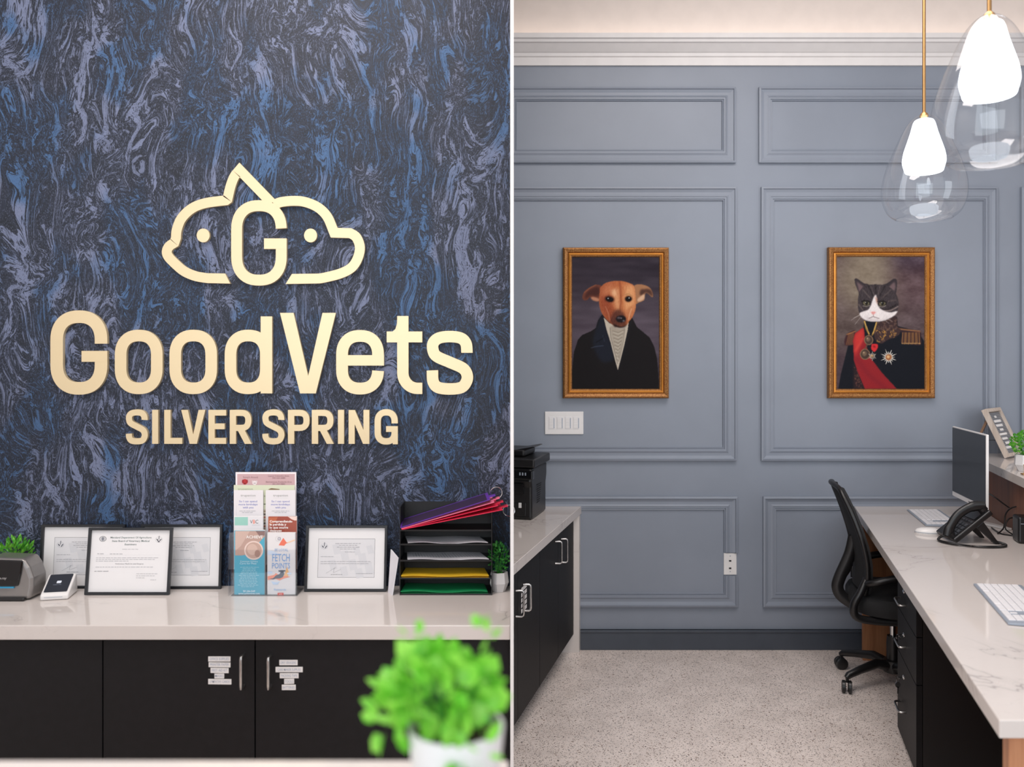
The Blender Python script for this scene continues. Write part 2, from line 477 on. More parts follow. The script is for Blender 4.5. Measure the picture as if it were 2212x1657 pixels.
# ------------------------------------------------------------------ text and printed sheets
def text2d(s, bold=0.0, shear=0.0, space=1.0):
    cu = bpy.data.curves.new('t', 'FONT'); cu.body = s; cu.offset = bold; cu.shear = shear
    cu.resolution_u = 2; cu.space_character = space
    o = bpy.data.objects.new('t', cu)
    me = bpy.data.meshes.new_from_object(o)
    vs = [(v.co.x, v.co.y) for v in me.vertices]; fs = [tuple(p.vertices) for p in me.polygons]
    bpy.data.objects.remove(o); bpy.data.curves.remove(cu); bpy.data.meshes.remove(me)
    return vs, fs
class Sheet:
    """flat printed matter; fn(u, v, k) maps sheet units and a layer number to a point"""
    def __init__(s, fn): s.fn = fn; s.m = MB(); s.k = 0
    def poly(s, pts, col, k=None):
        s.k += 1
        kk = s.k if k is None else k
        s.m.add([s.fn(u, v, kk) for u, v in pts], [tuple(range(len(pts)))], None, col); return s
    def rect(s, u0, v0, u1, v1, col): return s.poly([(u0, v0), (u1, v0), (u1, v1), (u0, v1)], col)
    def rrect(s, u0, v0, u1, v1, r, col):
        pts = []
        for cx, cy, a in ((u1-r, v1-r, 0), (u0+r, v1-r, 90), (u0+r, v0+r, 180), (u1-r, v0+r, 270)):
            for t in range(5):
                an = math.radians(a+t*22.5); pts.append((cx+r*math.cos(an), cy+r*math.sin(an)))
        return s.poly(pts, col)
    def ell(s, cx, cy, rx, ry, col, n=24):
        return s.poly([(cx+rx*math.cos(2*PI*i/n), cy+ry*math.sin(2*PI*i/n)) for i in range(n)], col)
    def ring(s, cx, cy, r, w, col, n=28):
        s.k += 1; vs = []; fs = []
        for i in range(n):
            a = 2*PI*i/n
            vs += [s.fn(cx+(r)*math.cos(a), cy+(r)*math.sin(a), s.k), s.fn(cx+(r-w)*math.cos(a), cy+(r-w)*math.sin(a), s.k)]
            j = (i+1) % n
            fs.append((2*i, 2*j, 2*j+1, 2*i+1))
        s.m.add(vs, fs, None, col); return s
    def line(s, a, b, w, col):
        a = Vector(a); b = Vector(b); d = (b-a).normalized(); n = Vector((-d.y, d.x))*w/2
        return s.poly([tuple(a+n), tuple(b+n), tuple(b-n), tuple(a-n)], col)
    def text(s, st, u, v, h, col, align='c', bold=0.0, wid=None, shear=0.0, vdown=False, rot=0.0):
        vs, fs = text2d(st, bold, shear)
        if not vs: return s
        x0 = min(p[0] for p in vs); x1 = max(p[0] for p in vs)
        k = h/0.7; kx = k if wid is None else wid/(x1-x0)
        ox = {'c': (x0+x1)/2, 'l': x0, 'r': x1}[align]
        s.k += 1; sg = -1 if vdown else 1
        cr, sr = math.cos(rot), math.sin(rot)
        out = []
        for x, y in vs:
            a = (x-ox)*kx; b_ = y*k*sg
            out.append(s.fn(u+a*cr-b_*sr, v+a*sr+b_*cr, s.k))
        s.m.add(out, fs, None, col); return s
    def greek(s, u, v, w_, h, col, align='c'):          # lines too small to read: word-length dashes
        x = u-w_/2 if align == 'c' else u
        e = x+w_; s.k += 1
        while x < e-h:
            L = min(random.uniform(1.6, 5)*h, e-x)
            s.m.add([s.fn(*q, s.k) for q in ((x, v), (x+L, v), (x+L, v+h*0.55), (x, v+h*0.55))], [(0, 1, 2, 3)], None, col)
            x += L+h*0.7
        return s
    def build(s, name, parent, mat='print'): return s.m.build(name, M[mat], parent, recalc=False)
def pxsheet(d, step=0.00025):
    return Sheet(lambda u, v, k: P(u, v, d-k*step))

# ================================================================== SETTING
o = MB().box(-2.3, -3, -0.05, 3.6, 4.62, 0).build('floor', M['terrazzo']); struct(o)
o = MB().box(-2.3, -0.6, 3.7, 3.6, 4.62, 3.78).build('ceiling', M['ceiling']); struct(o)
o = MB().box(-2.3, YB, 0, 3.6, YB+0.12, 3.2).build('wall_back', M['grey_wall']); struct(o)
o = MB().box(-2.3, YB, 3.2, 3.6, YB+0.12, 3.7).build('wall_upper', M['cove_paint']); struct(o)
o = MB().box(-2.42, -0.6, 0, -2.3, 4.62, 3.7).build('wall_left', M['white_paint']); struct(o)
o = MB().box(3.6, -0.6, 0, 3.72, 4.62, 3.7).build('wall_right', M['white_paint']); struct(o)
YW = 2.932
o = MB().box(-2.3, YW, 0, -0.0048, YW+0.1, 3.7).build('wall_accent', M['wallpaper']); struct(o)
o = MB().box(-0.0048, 2.45, 0, 0.0048, YW+0.1, 3.7).build('wall_divider', M['white_paint']); struct(o)
o = MB().box(-2.3, YB-0.018, 0, 3.6, YB, 0.108).add([], []).box(-2.3, YB-0.024, 0.095, 3.6, YB, 0.108).build('baseboard_back', M['base_grey'], bevel=0.003); struct(o)
# crown
prof = [(0, 3.148), (0.014, 3.148), (0.016, 3.19), (0.024, 3.194), (0.026, 3.21), (0.034, 3.214), (0.05, 3.228), (0.07, 3.246),
        (0.082, 3.25), (0.086, 3.262), (0.098, 3.266), (0.1, 3.29), (0.092, 3.29), (0.09, 3.272), (0, 3.272)]
c = MB(); vs = [(x, YB-a, z) for x in (-2.3, 3.6) for a, z in prof]; n = len(prof)
c.add(vs, [(i, (i+1) % n, n+(i+1) % n, n+i) for i in range(n)]+[tuple(range(n)), tuple(range(n, 2*n))])
struct(c.build('trim_1', M['white_paint']))

mprof = [(0, 0), (0, 0.018), (0.010, 0.021), (0.0125, 0.014), (0.016, 0.013), (0.028, 0.009), (0.042, 0.0095), (0.052, 0.014), (0.0535, 0.011),
         (0.063, 0.011), (0.064, 0.006), (0.071, 0.009), (0.074, 0)]
def moulding(idx, px0, py0, px1, py1, gap=None):
    def w_(px, py): return ((px-CX)/400.0, H-(py-CY)/400.0)
    x0, z1 = w_(px0, py0); x1, z0 = w_(px1, py1)
    c = MB(); n = len(mprof)
    def ring(i):
        a, h = mprof[i]; y = YB-h
        return [(x0+a, y, z1-a), (x1-a, y, z1-a), (x1-a, y, z0+a), (x0+a, y, z0+a)]
    R = [ring(i) for i in range(n)]
    for i in range(n-1):
        for k in range(4):
            if gap and k == 1:
                ga, gb = w_(0, gap[0])[1], w_(0, gap[1])[1]
                A, B = R[i], R[i+1]
                c.add([A[1], B[1], (B[1][0], B[1][1], ga), (A[1][0], A[1][1], ga)], [(0, 1, 2, 3)])
                c.add([(A[1][0], A[1][1], gb), (B[1][0], B[1][1], gb), B[2], A[2]], [(0, 1, 2, 3)])
                continue
            j = (k+1) % 4
            c.add([R[i][k], R[i][j], R[i+1][j], R[i+1][k]], [(0, 1, 2, 3)])
    if gap:
        for g in (ga, gb):
            c.add([(R[i][1][0], R[i][1][1], g) for i in range(n)], [tuple(range(n))])
    struct(c.build('trim_%d' % idx, M['grey_wall']))
moulding(2, 1087, 190, 1588, 353)
moulding(3, 1638, 190, 2152, 353)
moulding(4, 2202, 190, 2716, 353)
moulding(5, 1081, 405, 1590, 995)
moulding(6, 1643, 405, 2152, 995)
moulding(7, 2203, 405, 2716, 995)
moulding(8, 1083, 1072, 1592, 1310, gap=(1193, 1243))
moulding(9, 1647, 1072, 2154, 1310)
moulding(10, 2204, 1072, 2716, 1310)

# ================================================================== SIGN LETTERING
SD = YW-0.014
def sg(u, v, w_):                        # sketch units -> wall, w_ = distance off the wall
    p = P(60+u/2.212, 340+v/2.212, SD)
    return Vector((p.x, YW-w_, p.z))
def arc(cx, cy, rx, ry, a0, a1, n=14, e=1.0):
    out = []
    for i in range(n+1):
        a = math.radians(a0+(a1-a0)*i/n); c_, s_ = math.cos(a), math.sin(a)
        out.append((cx+rx*math.copysign(abs(c_)**e, c_), cy+ry*math.copysign(abs(s_)**e, s_)))
    return out
def cat(pts, n=8):
    P_ = [Vector(p) for p in pts]; out = []
    for i in range(len(P_)-1):
        p0 = P_[max(i-1, 0)]; p1 = P_[i]; p2 = P_[i+1]; p3 = P_[min(i+2, len(P_)-1)]
        for k in range(n):
            t = k/n
            out.append(tuple(0.5*((2*p1)+(p2-p0)*t+(2*p0-5*p1+4*p2-p3)*t*t+(3*p1-p0-3*p2+p3)*t**3)))
    out.append(tuple(P_[-1])); return out
E8 = 0.86
def ringpts(x0, x1, y0, y1, rx, ry):
    return (arc(x1-rx, y0+ry, rx, ry, 0, -90, 12, E8)+arc(x0+rx, y0+ry, rx, ry, -90, -180, 12, E8)[1:]
            + arc(x0+rx, y1-ry, rx, ry, 180, 90, 12, E8)+arc(x1-rx, y1-ry, rx, ry, 90, 0, 12, E8)[1:])
def bar(c, x0, y0, x1, y1, a, b): c.prism([(x0, y0), (x1, y0), (x1, y1), (x0, y1)], a, b, sg)
A0, A1 = 0.0, 0.014
def letter_G(x0, x1, y0, y1, w_, wv, a=A0, b=A1, term=0.37, bary=None, barx=None, ext=0):
    c = MB(); cx0, cx1, cy0, cy1 = x0+w_/2, x1-w_/2, y0+wv/2, y1-wv/2
    rx = (cx1-cx0)/2; ry = rx*1.08
    t = y0+(y1-y0)*term
    rp_ = ringpts(cx0, cx1, cy0, cy1, rx, ry)
    while rp_[0][1] > t-8: rp_.pop(0)
    by = bary or y0+(y1-y0)*0.48
    pts = [(cx1, t)]+rp_+[(cx1, by)]
    c.ribbon(pts, w_, a, b, sg)
    bar(c, barx or (x0+(x1-x0)*0.55), by-.4, x1-.5, by+wv, a, b)
    if ext: bar(c, x1-ext, y1-ext*2, x1, y1, a, b)
    return c
def letter_o(x0, x1, y0, y1, w_, a=A0, b=A1):
    rx = (x1-x0-w_)/2
    c = MB().ribbon(ringpts(x0+w_/2, x1-w_/2, y0+w_*.46, y1-w_*.46, rx, rx*1.1), w_*.97, a, b, sg, closed=True)
    return c
def letter_S(x0, x1, y0, y1, w_, lo=0.75, hi=0.26):
    X0, X1, Y0, Y1 = x0+w_/2, x1-w_/2, y0+w_*.46, y1-w_*.46
    pts = [(1, hi), (1, hi-.03), (.97, .13), (.82, .03), (.5, 0), (.18, .03), (.02, .13), (.02, .27), (.13, .38), (.5, .49), (.87, .6),
           (1, .72), (.99, .85), (.84, .97), (.5, 1), (.16, .97), (.02, .86), (0, lo+.03), (0, lo)]
    return MB().ribbon(cat([(X0+u*(X1-X0), Y0+v*(Y1-Y0)) for u, v in pts], 5), w_*.96, A0, A1, sg)
letters = []
letters.append(('letter_G', letter_G(108, 380, 735, 1130, 60, 52, term=0.393, bary=925, barx=257), 'big capital G that starts the upper gold wording', 1))
letters.append(('letter_o', letter_o(415, 645, 825, 1130, 57), 'first big gold letter o, just right of the capital G', 1))
letters.append(('letter_o', letter_o(676, 905, 825, 1130, 57), 'second big gold letter o, between the first o and the d', 1))
c = letter_o(940, 1166, 825, 1130, 57); bar(c, 1113, 760, 1168, 1128, A0, A1)
letters.append(('letter_d', c, 'big gold letter d left of the capital V', 1))
c = MB().prism([(1205, 743), (1270, 743), (1340, 1045), (1408, 743), (1472, 743), (1376, 1128), (1301, 1128)], A0, A1, sg)
letters.append(('letter_V', c, 'big gold capital V in the middle of the upper wording', 1))
c = MB(); X0, X1 = 1501.5, 1673.5; rx = 86
pts = [(X1, 975)]+arc(X1-rx, 945, rx, 92, 0, -90, 12, E8)+arc(X0+rx, 945, rx, 92, -90, -180, 12, E8)[1:]+arc(X0+rx, 1013, rx, 92, 180, 90, 12, E8)+arc(X1-rx, 1013, rx, 92, 90, 8, 12, E8)[1:]+[(X1, 1020)]
c.ribbon(pts, 56, A0, A1, sg); bar(c, 1502, 945, 1702, 995, A0, A1)
letters.append(('letter_e', c, 'big gold letter e right of the capital V', 1))
c = MB().ribbon([(1792, 758), (1792, 1020)]+arc(1862, 1030, 70, 74, 180, 90, 10)+[(1885, 1104)], 54, A0, A1, sg)
bar(c, 1715, 832, 1885, 884, A0, A1); c.prism([(1766, 758), (1766, 840), (1735, 840), (1757, 820), (1764, 795)], A0, A1, sg)
letters.append(('letter_t', c, 'big gold letter t between the e and the s', 1))
letters.append(('letter_s', letter_S(1905, 2127, 830, 1133, 57, lo=0.64, hi=0.31), 'big gold letter s that ends the upper wording', 1))
# second line
y0, y1 = 1207, 1369
def boxl(*r):
    c = MB()
    for q in r: bar(c, *q, A0, A1)
    return c
letters.append(('letter_S', letter_S(468, 573, y0-2, y1+2, 30, lo=.72), 'small gold capital S that starts the lower wording', 2))
letters.append(('letter_I', boxl((594, y0, 623, y1)), 'small gold capital I between the first S and the L', 2))
letters.append(('letter_L', boxl((652, y0, 682, y1), (682, 1341, 738, y1)), 'small gold capital L of the lower wording', 2))
def vee(x0, x1): return MB().prism([(x0, y0), (x0+32, y0), ((x0+x1)/2, 1325), (x1-32, y0), (x1, y0), ((x0+x1)/2+17, y1), ((x0+x1)/2-17, y1)], A0, A1, sg)
letters.append(('letter_V', vee(733, 848), 'small gold capital V of the lower wording', 2))
letters.append(('letter_E', boxl((863, y0, 893, y1), (893, y0, 948, 1234), (893, 1272, 941, 1299), (893, 1341, 948, y1)), 'small gold capital E of the lower wording', 2))
def rp(x, leg):
    c = boxl((x, y0, x+30, y1))
    c.ribbon([(x+20, y0+14), (x+52, y0+14)]+arc(x+54, 1257, 35, 36, -90, 90, 12, .8)+[(x+20, 1293)], 29, A0, A1, sg)
    if leg: c.prism([(x+36, 1300), (x+66, 1292), (x+105, y1), (x+72, y1)], A0, A1, sg)
    return c
letters.append(('letter_R', rp(965, True), 'small gold capital R that ends the first lower word', 2))
letters.append(('letter_S', letter_S(1120, 1226, y0-2, y1+2, 30, lo=.72), 'small gold capital S that starts the second lower word', 2))
letters.append(('letter_P', rp(1243, False), 'small gold capital P of the second lower word', 2))
letters.append(('letter_R', rp(1357, True), 'small gold capital R between the P and the I', 2))
letters.append(('letter_I', boxl((1482, y0, 1511, y1)), 'small gold capital I between the second R and the N', 2))
c = boxl((1533, y0, 1562, y1), (1604, y0, 1632, y1)); c.prism([(1533, y0), (1563, y0), (1632, y1), (1602, y1)], A0, A1, sg)
letters.append(('letter_N', c, 'small gold capital N of the lower wording', 2))
letters.append(('letter_G', letter_G(1657, 1768, y0-2, y1+2, 30, 27, term=.4, bary=1285, barx=1712, ext=24), 'small gold capital G that ends the lower wording', 2))
for nm, mb, lab, g in letters:
    o = mb.build(nm.lower().replace('letter_', 'sign_letter_') if False else 'sign_letter', M['gold_sign'])
    tag(o, lab+' on the navy wall', 'sign letter', 'large gold letters of the upper wording' if g == 1 else 'small gold letters of the lower wording')

em = thing('sign_emblem', 'gold outline emblem of a cat and a dog head above the gold wording', 'sign', sg(1108, 330, 0))
c = MB(); W = 47
left = cat([(858, 577), (800, 567), (745, 543), (700, 505)], 4)
left = [(955, 579)]+left+cat([(700, 505), (672, 475), (664, 450), (675, 425), (700, 408)], 4)[1:]+cat([(708, 385), (712, 345), (735, 290), (785, 243), (850, 218), (947, 205)], 5)+cat([(954, 200), (968, 140), (985, 95), (1000, 74)], 4)+[(1012, 60), (1165, 218)]
c.ribbon(left, W, A0, A1, sg, cut0=((943, 555), (967, 603)))
right = cat([(1180, 228), (1204, 215), (1260, 208), (1320, 212), (1385, 238), (1430, 282), (1458, 345)], 5)+[(1464, 360), (1500, 361)]+cat([(1540, 362), (1570, 382), (1587, 430), (1575, 485), (1545, 528), (1490, 556), (1410, 576), (1380, 579)], 5)+[(1255, 581)]
c.ribbon(right, W, A0, A1, sg, cut1=((1262, 557), (1232, 605)))
c.build('head_outline', M['gold_sign'], em, bevel=0)
c = letter_G(973, 1238, 206, 612, 52, 50, a=0.0, b=0.0165, term=0.33, bary=388, barx=1130)
c.build('emblem_letter', M['gold_sign'], em)
for ex in (838, 1351):
    c = MB().prism([(ex+31*math.cos(2*PI*i/28), 373+33*math.sin(2*PI*i/28)) for i in range(28)], A0, A1, sg)
    c.build('eye', M['gold_sign'], em)

# ================================================================== LEFT COUNTER
YF = 2.498
wt = MB().box(-2.3, YF, HT-0.044, -0.0055, YW, HT).build('worktop', M['marble'], bevel=0.0025)
tag(wt, 'long white marble worktop below the gold lettering', 'worktop')
DF = 2.52
def xd(px, d=DF): return (px-CX)/F*d
def cabinet(label, x0, x1, doors, group='black base cabinets under the long worktop'):
    t = thing('base_cabinet', label, 'cabinet', ((x0+x1)/2, (DF+YW)/2, 0), 0, group)
    MB().box(x0+0.001, DF+0.02, 0.0, x1-0.001, YW-.002, HT-0.045).build('body', M['black_lam2'], t)
    for a, b in doors:
        d = MB().box(a+0.002, DF, 0.1, b-0.002, DF+0.019, HT-0.052).build('door', M['black_lam'], t, bevel=0.001)
        yield t, d
def handle(parent, x, z0, z1):
    MB().tube([(x, DF, z0+0.012), (x, DF-0.022, z0+0.01), (x, DF-0.03, z0+0.012), (x, DF-0.032, z0+0.02), (x, DF-0.032, z1-0.02), (x, DF-0.03, z1-0.012), (x, DF-0.022, z1-0.01), (x, DF, z1-0.012)], 0.0042, 12).build('handle', M['steel'], parent, smooth=True)
for t, d in cabinet('black base cabinet at the left end, below the card terminal', -2.3, xd(222), [(-2.3, xd(222))]): pass
prs = list(cabinet('black two-door base cabinet with steel handles and white label strips', xd(222), xd(877), [(xd(222), xd(551)), (xd(551), xd(877))]))
for t, d in cabinet('black base cabinet behind the blurred potted plant', xd(877), -0.0055, [(xd(877), -0.0055)]): pass
hz = lambda py: H-(py-CY)/F*2.49
handle(prs[0][1], (520-CX)/F*2.488, hz(1497), hz(1412))
handle(prs[1][1], (579-CX)/F*2.488, hz(1497), hz(1414))
strips = [(0, 450, 498, 1418, 1429, 'OFFICE SUPPLIES', 0), (0, 451, 498, 1430.5, 1441, 'PRINTER PAPER', 1), (0, 455, 494, 1442.5, 1453.5, 'FIRST AID KIT', 1), (0, 463.5, 484.5, 1455, 1465.5, 'MASKS', 0), (0, 450, 500, 1466.5, 1478, 'SYMPATHY CARDS', 1),
          (1, 603.5, 643, 1425.5, 1437, 'DRY ERASERS', 0), (1, 595.5, 654, 1440.5, 1452, 'CARE MAKER SUPPLIES', 0), (1, 604.5, 645, 1454, 1465, 'PACKING TAPE', 0), (1, 614, 635.5, 1466.5, 1477.5, 'TOOLS', -1), (1, 609, 639, 1479, 1490.5, 'BATTERIES', 0)]
for side, x0, x1, ya, yb, s, r in strips:
    c = MB().prism([(x0, ya), (x1, ya+r*.6), (x1, yb+r*.6), (x0, yb)], 0.0, 0.0012, lambda u, v, w_: Vector((xd(u), DF-w_, H-(v-CY)/F*DF)))
    st = c.build('label_strip', M['white_plastic'], prs[side][1], bevel=0.0003)
    sh = Sheet(lambda u, v, k: Vector((xd(u), DF-0.00135-k*.00005, H-(v-CY)/F*DF)))
    sh.text(s, (x0+x1)/2, yb-3.0, 5.6, (150, 158, 176), wid=(x1-x0)*.86, vdown=True, bold=0.004)
    sh.build('label_text', st)

# ---------------------------------------------------------------- certificates
def certificate(label, xl, xr, ytop, ybot, style, lean, rz=0.0, grp='certificates in black frames on the long worktop'):
    d0 = D(ybot)
    wd_ = (xr-xl)/F*d0; h = (ybot-ytop)/F*d0*1.005
    t = thing('certificate_frame', label, 'picture frame', P((xl+xr)/2, ybot, d0), rz, grp)
    th = math.atan2(lean, h)
    def fr(u, v, y):   # local frame plane
        return Vector((u, v*math.sin(th)+y*math.cos(th), v*math.cos(th)-y*math.sin(th)))
    a = 0.0085; c = MB(); T = 0.012
    rings = [(0, 0), (0, -T), (a-0.001, -T), (a, -T+0.001), (a, 0)]
    def rr(i):
        q, y = rings[i]
        return [fr(-wd_/2+q, q, y), fr(wd_/2-q, q, y), fr(wd_/2-q, h-q, y), fr(-wd_/2+q, h-q, y)]
    R = [rr(i) for i in range(5)]
    for i in range(5):
        for k in range(4):
            j = (k+1) % 4; i2 = (i+1) % 5
            c.add([R[i][k], R[i][j], R[i2][j], R[i2][k]], [(0, 1, 2, 3)])
    c.build('frame', M['black_frame'], t, world=False)
    s = Sheet(lambda u, v, k: fr(u*wd_, v*h, -0.003-k*0.00004))
    s.rect(-.48, .03, .48, .97, (232, 230, 230))
    b = MB(); b.add([fr(-wd_/2+.004, .004, -0.001), fr(wd_/2-.004, .004, -0.001), fr(wd_/2-.004, h-.004, -0.001), fr(-wd_/2+.004, h-.004, -0.001)], [(0, 1, 2, 3)])
    b.build('backing', M['black_frame'], t, world=False)
    ink = (160, 160, 164)
    if style == 'licence':
        g = (84, 104, 100)
        s.ring(-.335, .83, .042, .006, (70, 72, 80)); s.ring(-.335, .83, .030, .004, (110, 112, 120)); s.ell(-.335, .83, .018, .026, (130, 132, 140))
        s.ring(.335, .82, .042, .002, (150, 150, 154)); s.line((.335, .82), (.337, .875), .008, (70, 70, 80)); s.line((.31, .83), (.325, .80), .014, (70, 70, 80)); s.line((.345, .80), (.365, .83), .012, (80, 80, 88)); s.ell(.335, .79, .012, .012, (90, 90, 98))
        s.text('Maryland Department Of Agriculture', 0.0, .838, .026, g, wid=.49, bold=0.01, shear=.1)
        s.text('State Board of Veterinary Medical', 0.0, .786, .026, g, wid=.45, bold=0.01, shear=.1)
        s.text('Examiners', 0.0, .735, .026, g, wid=.14, bold=0.01, shear=.1)
        s.greek(0, .672, .19, .013, (186, 186, 188)); s.greek(-.39, .602, .08, .014, ink, 'l'); s.greek(-.24, .60, .15, .014, ink, 'l')
        s.line((-.39, .588), (.36, .588), .001, (190, 190, 192))
        s.greek(-.40, .543, .74, .012, (176, 176, 180), 'l'); s.greek(-.40, .518, .70, .012, (176, 176, 180), 'l'); s.greek(-.40, .493, .40, .012, (176, 176, 180), 'l')
        s.text('Veterinary Medicine and Surgery', 0.0, .448, .018, (110, 110, 116), wid=.34, shear=.1)
        s.greek(-.40, .405, .70, .012, (176, 176, 180), 'l'); s.greek(-.41, .342, .17, .013, (140, 140, 144), 'l')
        for k, L in enumerate((.25, .22, .10)): s.greek(.09, .305-k*.03, L, .011, (176, 176, 178), 'l')
        s.greek(.26, .215, .07, .011, (176, 176, 178), 'l')
    else:
        x0, x1, v0, v1 = -.345, .345, .21, .79
        s.rect(x0-.004, v0-.005, x1+.004, v1+.005, (120, 120, 126)); s.rect(x0, v0, x1, v1, (220, 219, 221))
        # pale chequered flag pattern across the sheet
        for (a0, b0, w1, h1) in ((-.16, .70, .10, .13), (-.06, .60, .10, .13), (-.20, .46, .09, .12), (.04, .47, .10, .14), (.10, .66, .08, .10), (.16, .56, .10, .15), (.24, .42, .10, .14), (.12, .33, .10, .12), (-.06, .36, .09, .12), (.26, .68, .08, .10)):
            s.poly([(a0-.02, b0), (a0+w1-.03, b0+.02), (a0+w1, b0-h1), (a0+.01, b0-h1-.02)], (212, 212, 215))
        s.ring(x0+.07, v1-.11, .042, .003, (170, 172, 180)); s.line((x0+.07, v1-.11), (x0+.072, v1-.05), .008, (80, 84, 96)); s.line((x0+.045, v1-.10), (x0+.06, v1-.13), .013, (80, 84, 96)); s.line((x0+.08, v1-.14), (x0+.1, v1-.1), .012, (90, 94, 104))
        for k, L in enumerate((.32, .22, .28, .20)): s.greek(.02, v1-.07-k*.028, L, .011, (150, 150, 156))
        s.greek(.04, v1-.20, .12, .010, (150, 150, 156)); s.greek(x0+.03, v0+.31, .16, .010, (160, 160, 164), 'l')
        s.greek(x0+.03, v0+.235, .62, .010, (160, 160, 164), 'l'); s.greek(x0+.03, v0+.205, .6, .010, (170, 170, 174), 'l')
        s.line((x0+.1, v0+.06), (x0+.22, v0+.15), .002, (120, 122, 130)); s.line((x0+.2, v0+.15), (x0+.19, v0+.07), .002, (120, 122, 130)); s.line((x0+.19, v0+.07), (x0+.28, v0+.12), .002, (120, 122, 130))
        s.greek(x0+.16, v0+.04, .14, .010, (130, 130, 136), 'l'); s.greek(x1-.22, v0+.055, .2, .009, (150, 150, 156), 'l')
    s.m.build('document', M['print'], t, world=False, recalc=False)
    g = MB().add([fr(-wd_/2+.006, .006, -.009), fr(wd_/2-.006, .006, -.009), fr(wd_/2-.006, h-.006, -.009), fr(-wd_/2+.006, h-.006, -.009)], [(0, 1, 2, 3)])
    g.build('glass_pane', M['pane'], t, world=False)
    return t
certificate('framed certificate at left, behind the white card terminal and the front certificate', 87, 268, 1135, 1270, 'reg', .018)
certificate('framed licence certificate standing in front of two others, gothic heading', 185.5, 367.5, 1143, 1284, 'licence', .03)
certificate('framed certificate half hidden behind the front certificate, left of the leaflet holder', 303, 479, 1135, 1271, 'reg', .018)
certificate('framed certificate standing alone between the leaflet holder and the black tray', 658.5, 835, 1138, 1277, 'reg', .03)

# ---------------------------------------------------------------- leaflets and their holder
hd = D(1288)
t = thing('brochure_holder', 'clear acrylic tiered brochure holder filled with leaflets, on the worktop', 'brochure holder', P(570, 1288, hd))
def plate(x0, y0, x1, y1, d, th=0.002):
    a = P(x0, y1, d); b = P(x1, y0, d)
    return (a.x, d, max(a.z, HT+.0035), b.x, d+th, b.z)
MB().box(*plate(507, 1060, 641, 1284, 2.905)).build('back_panel', M['acrylic'], t)
for x0 in (497, 641.5):
    c = MB(); X = P(x0, 0, hd+.02).x if x0 < 570 else P(x0, 0, hd+.02).x
    c.prism([(hd, HT+.001), (2.907, HT+.001), (2.907, P(0, 1090, 2.9).z), (2.885, P(0, 1092, 2.885).z), (2.883, P(0, 1117, 2.883).z), (2.858, P(0, 1117, 2.858).z), (2.856, P(0, 1150, 2.856).z), (hd+.012, P(0, 1150, 2.82).z), (hd, P(0, 1186, 2.81).z)],
            X, X+.002, lambda u, v, w_: Vector((w_, u, v)))
    c.build('side_panel', M['acrylic'], t)
MB().box(*plate(499, 1188, 642, 1288, hd)).build('pocket_front', M['acrylic'], t)
MB().box(*plate(503, 1152, 641, 1284, 2.842)).build('pocket_front', M['acrylic'], t)
a = P(498, 1288, hd); b = P(642, 1288, hd)
MB().box(a.x, hd, HT, b.x, 2.9, HT+.003).build('base_plate', M['acrylic'], t)
MB().box(P(574, 0, hd).x-.001, hd+.002, HT+.003, P(574, 0, hd).x+.001, 2.84, P(0, 1150, hd).z).build('divider', M['acrylic'], t)

def leaflet(label, x0, y0, x1, y1, d, bg, draw=None, r=0, th=0.004, group='leaflets in the clear holder'):
    a = P(x0, y1, d); b = P(x1, y0, d)
    t = thing('leaflet', label, 'leaflet', ((a.x+b.x)/2, d, a.z), 0, group)
    MB().box(a.x+.0001, d+.0004, a.z+.0001, b.x-.0001, d+th, b.z-.0001).build('paper', M['paper'], t)
    s = pxsheet(d, 0.00008)
    (s.rrect(x0, y0, x1, y1, r, bg) if r else s.rect(x0, y0, x1, y1, bg))
    if draw: draw(s)
    s.build('print', t)
def dr_pink(s):
    s.rect(512.5, 1024, 637, 1215, (198, 164, 166))
    s.text('Scoop\'n Around', 541, 1033, 4.2, (120, 80, 84), wid=32, vdown=True)
    s.ell(529, 1041, 5.5, 6, (178, 44, 48)); s.ell(524.5, 1040, 2, 4, (150, 30, 36)); s.ell(533.5, 1040, 2, 4, (150, 30, 36)); s.ell(529, 1044.5, 1.4, 1.2, (30, 20, 20))
    s.ell(550, 1043, 5, 4.6, (226, 214, 214)); s.ell(545.5, 1040, 1.6, 2, (214, 200, 200)); s.ell(554.5, 1040, 1.6, 2, (214, 200, 200)); s.ell(549, 1044, .8, .7, (40, 30, 30)); s.ell(551.5, 1044, .8, .7, (40, 30, 30))
    s.text('Laurel Columbia Area', 602, 1029.5, 3.0, (130, 90, 96), wid=45, vdown=True)
    s.text('240-523-4489', 602, 1034, 2.8, (130, 90, 96), wid=28, vdown=True)
    s.text('Germantown Frederick Area', 602, 1042.5, 3.0, (130, 90, 96), wid=56, vdown=True)
    s.text('301-337-9883', 602, 1047, 2.8, (130, 90, 96), wid=27, vdown=True)
leaflet('rose pink leaflet with a red cartoon dog, rearmost in the clear holder', 509, 1020, 640, 1220, 2.899, (236, 228, 230), dr_pink, 0, .002)
def dr_green(s):
    s.text('trupanion', 530, 1058.5, 4.4, (130, 142, 116), wid=32, vdown=True)
    s.poly([(580, 1057), (586, 1054.6), (594, 1055.4), (604, 1056.6), (604, 1058), (580, 1058)], (120, 92, 60))
    s.text('u', 571.5, 1073, 4.5, (84, 92, 76), vdown=True); s.rect(567, 1088, 575, 1090, (110, 118, 96)); s.rect(566, 1100, 578, 1150, (190, 180, 164))
    for k in range(7): s.rect(567, 1103+k*6.5, 577, 1106+k*6.5, ((150, 130, 110), (90, 80, 76), (170, 96, 80))[k % 3])
leaflet('pale green leaflet standing in front of the rose pink one', 505, 1048, 636.5, 1215, 2.893, (208, 212, 186), dr_green, 0, .003)
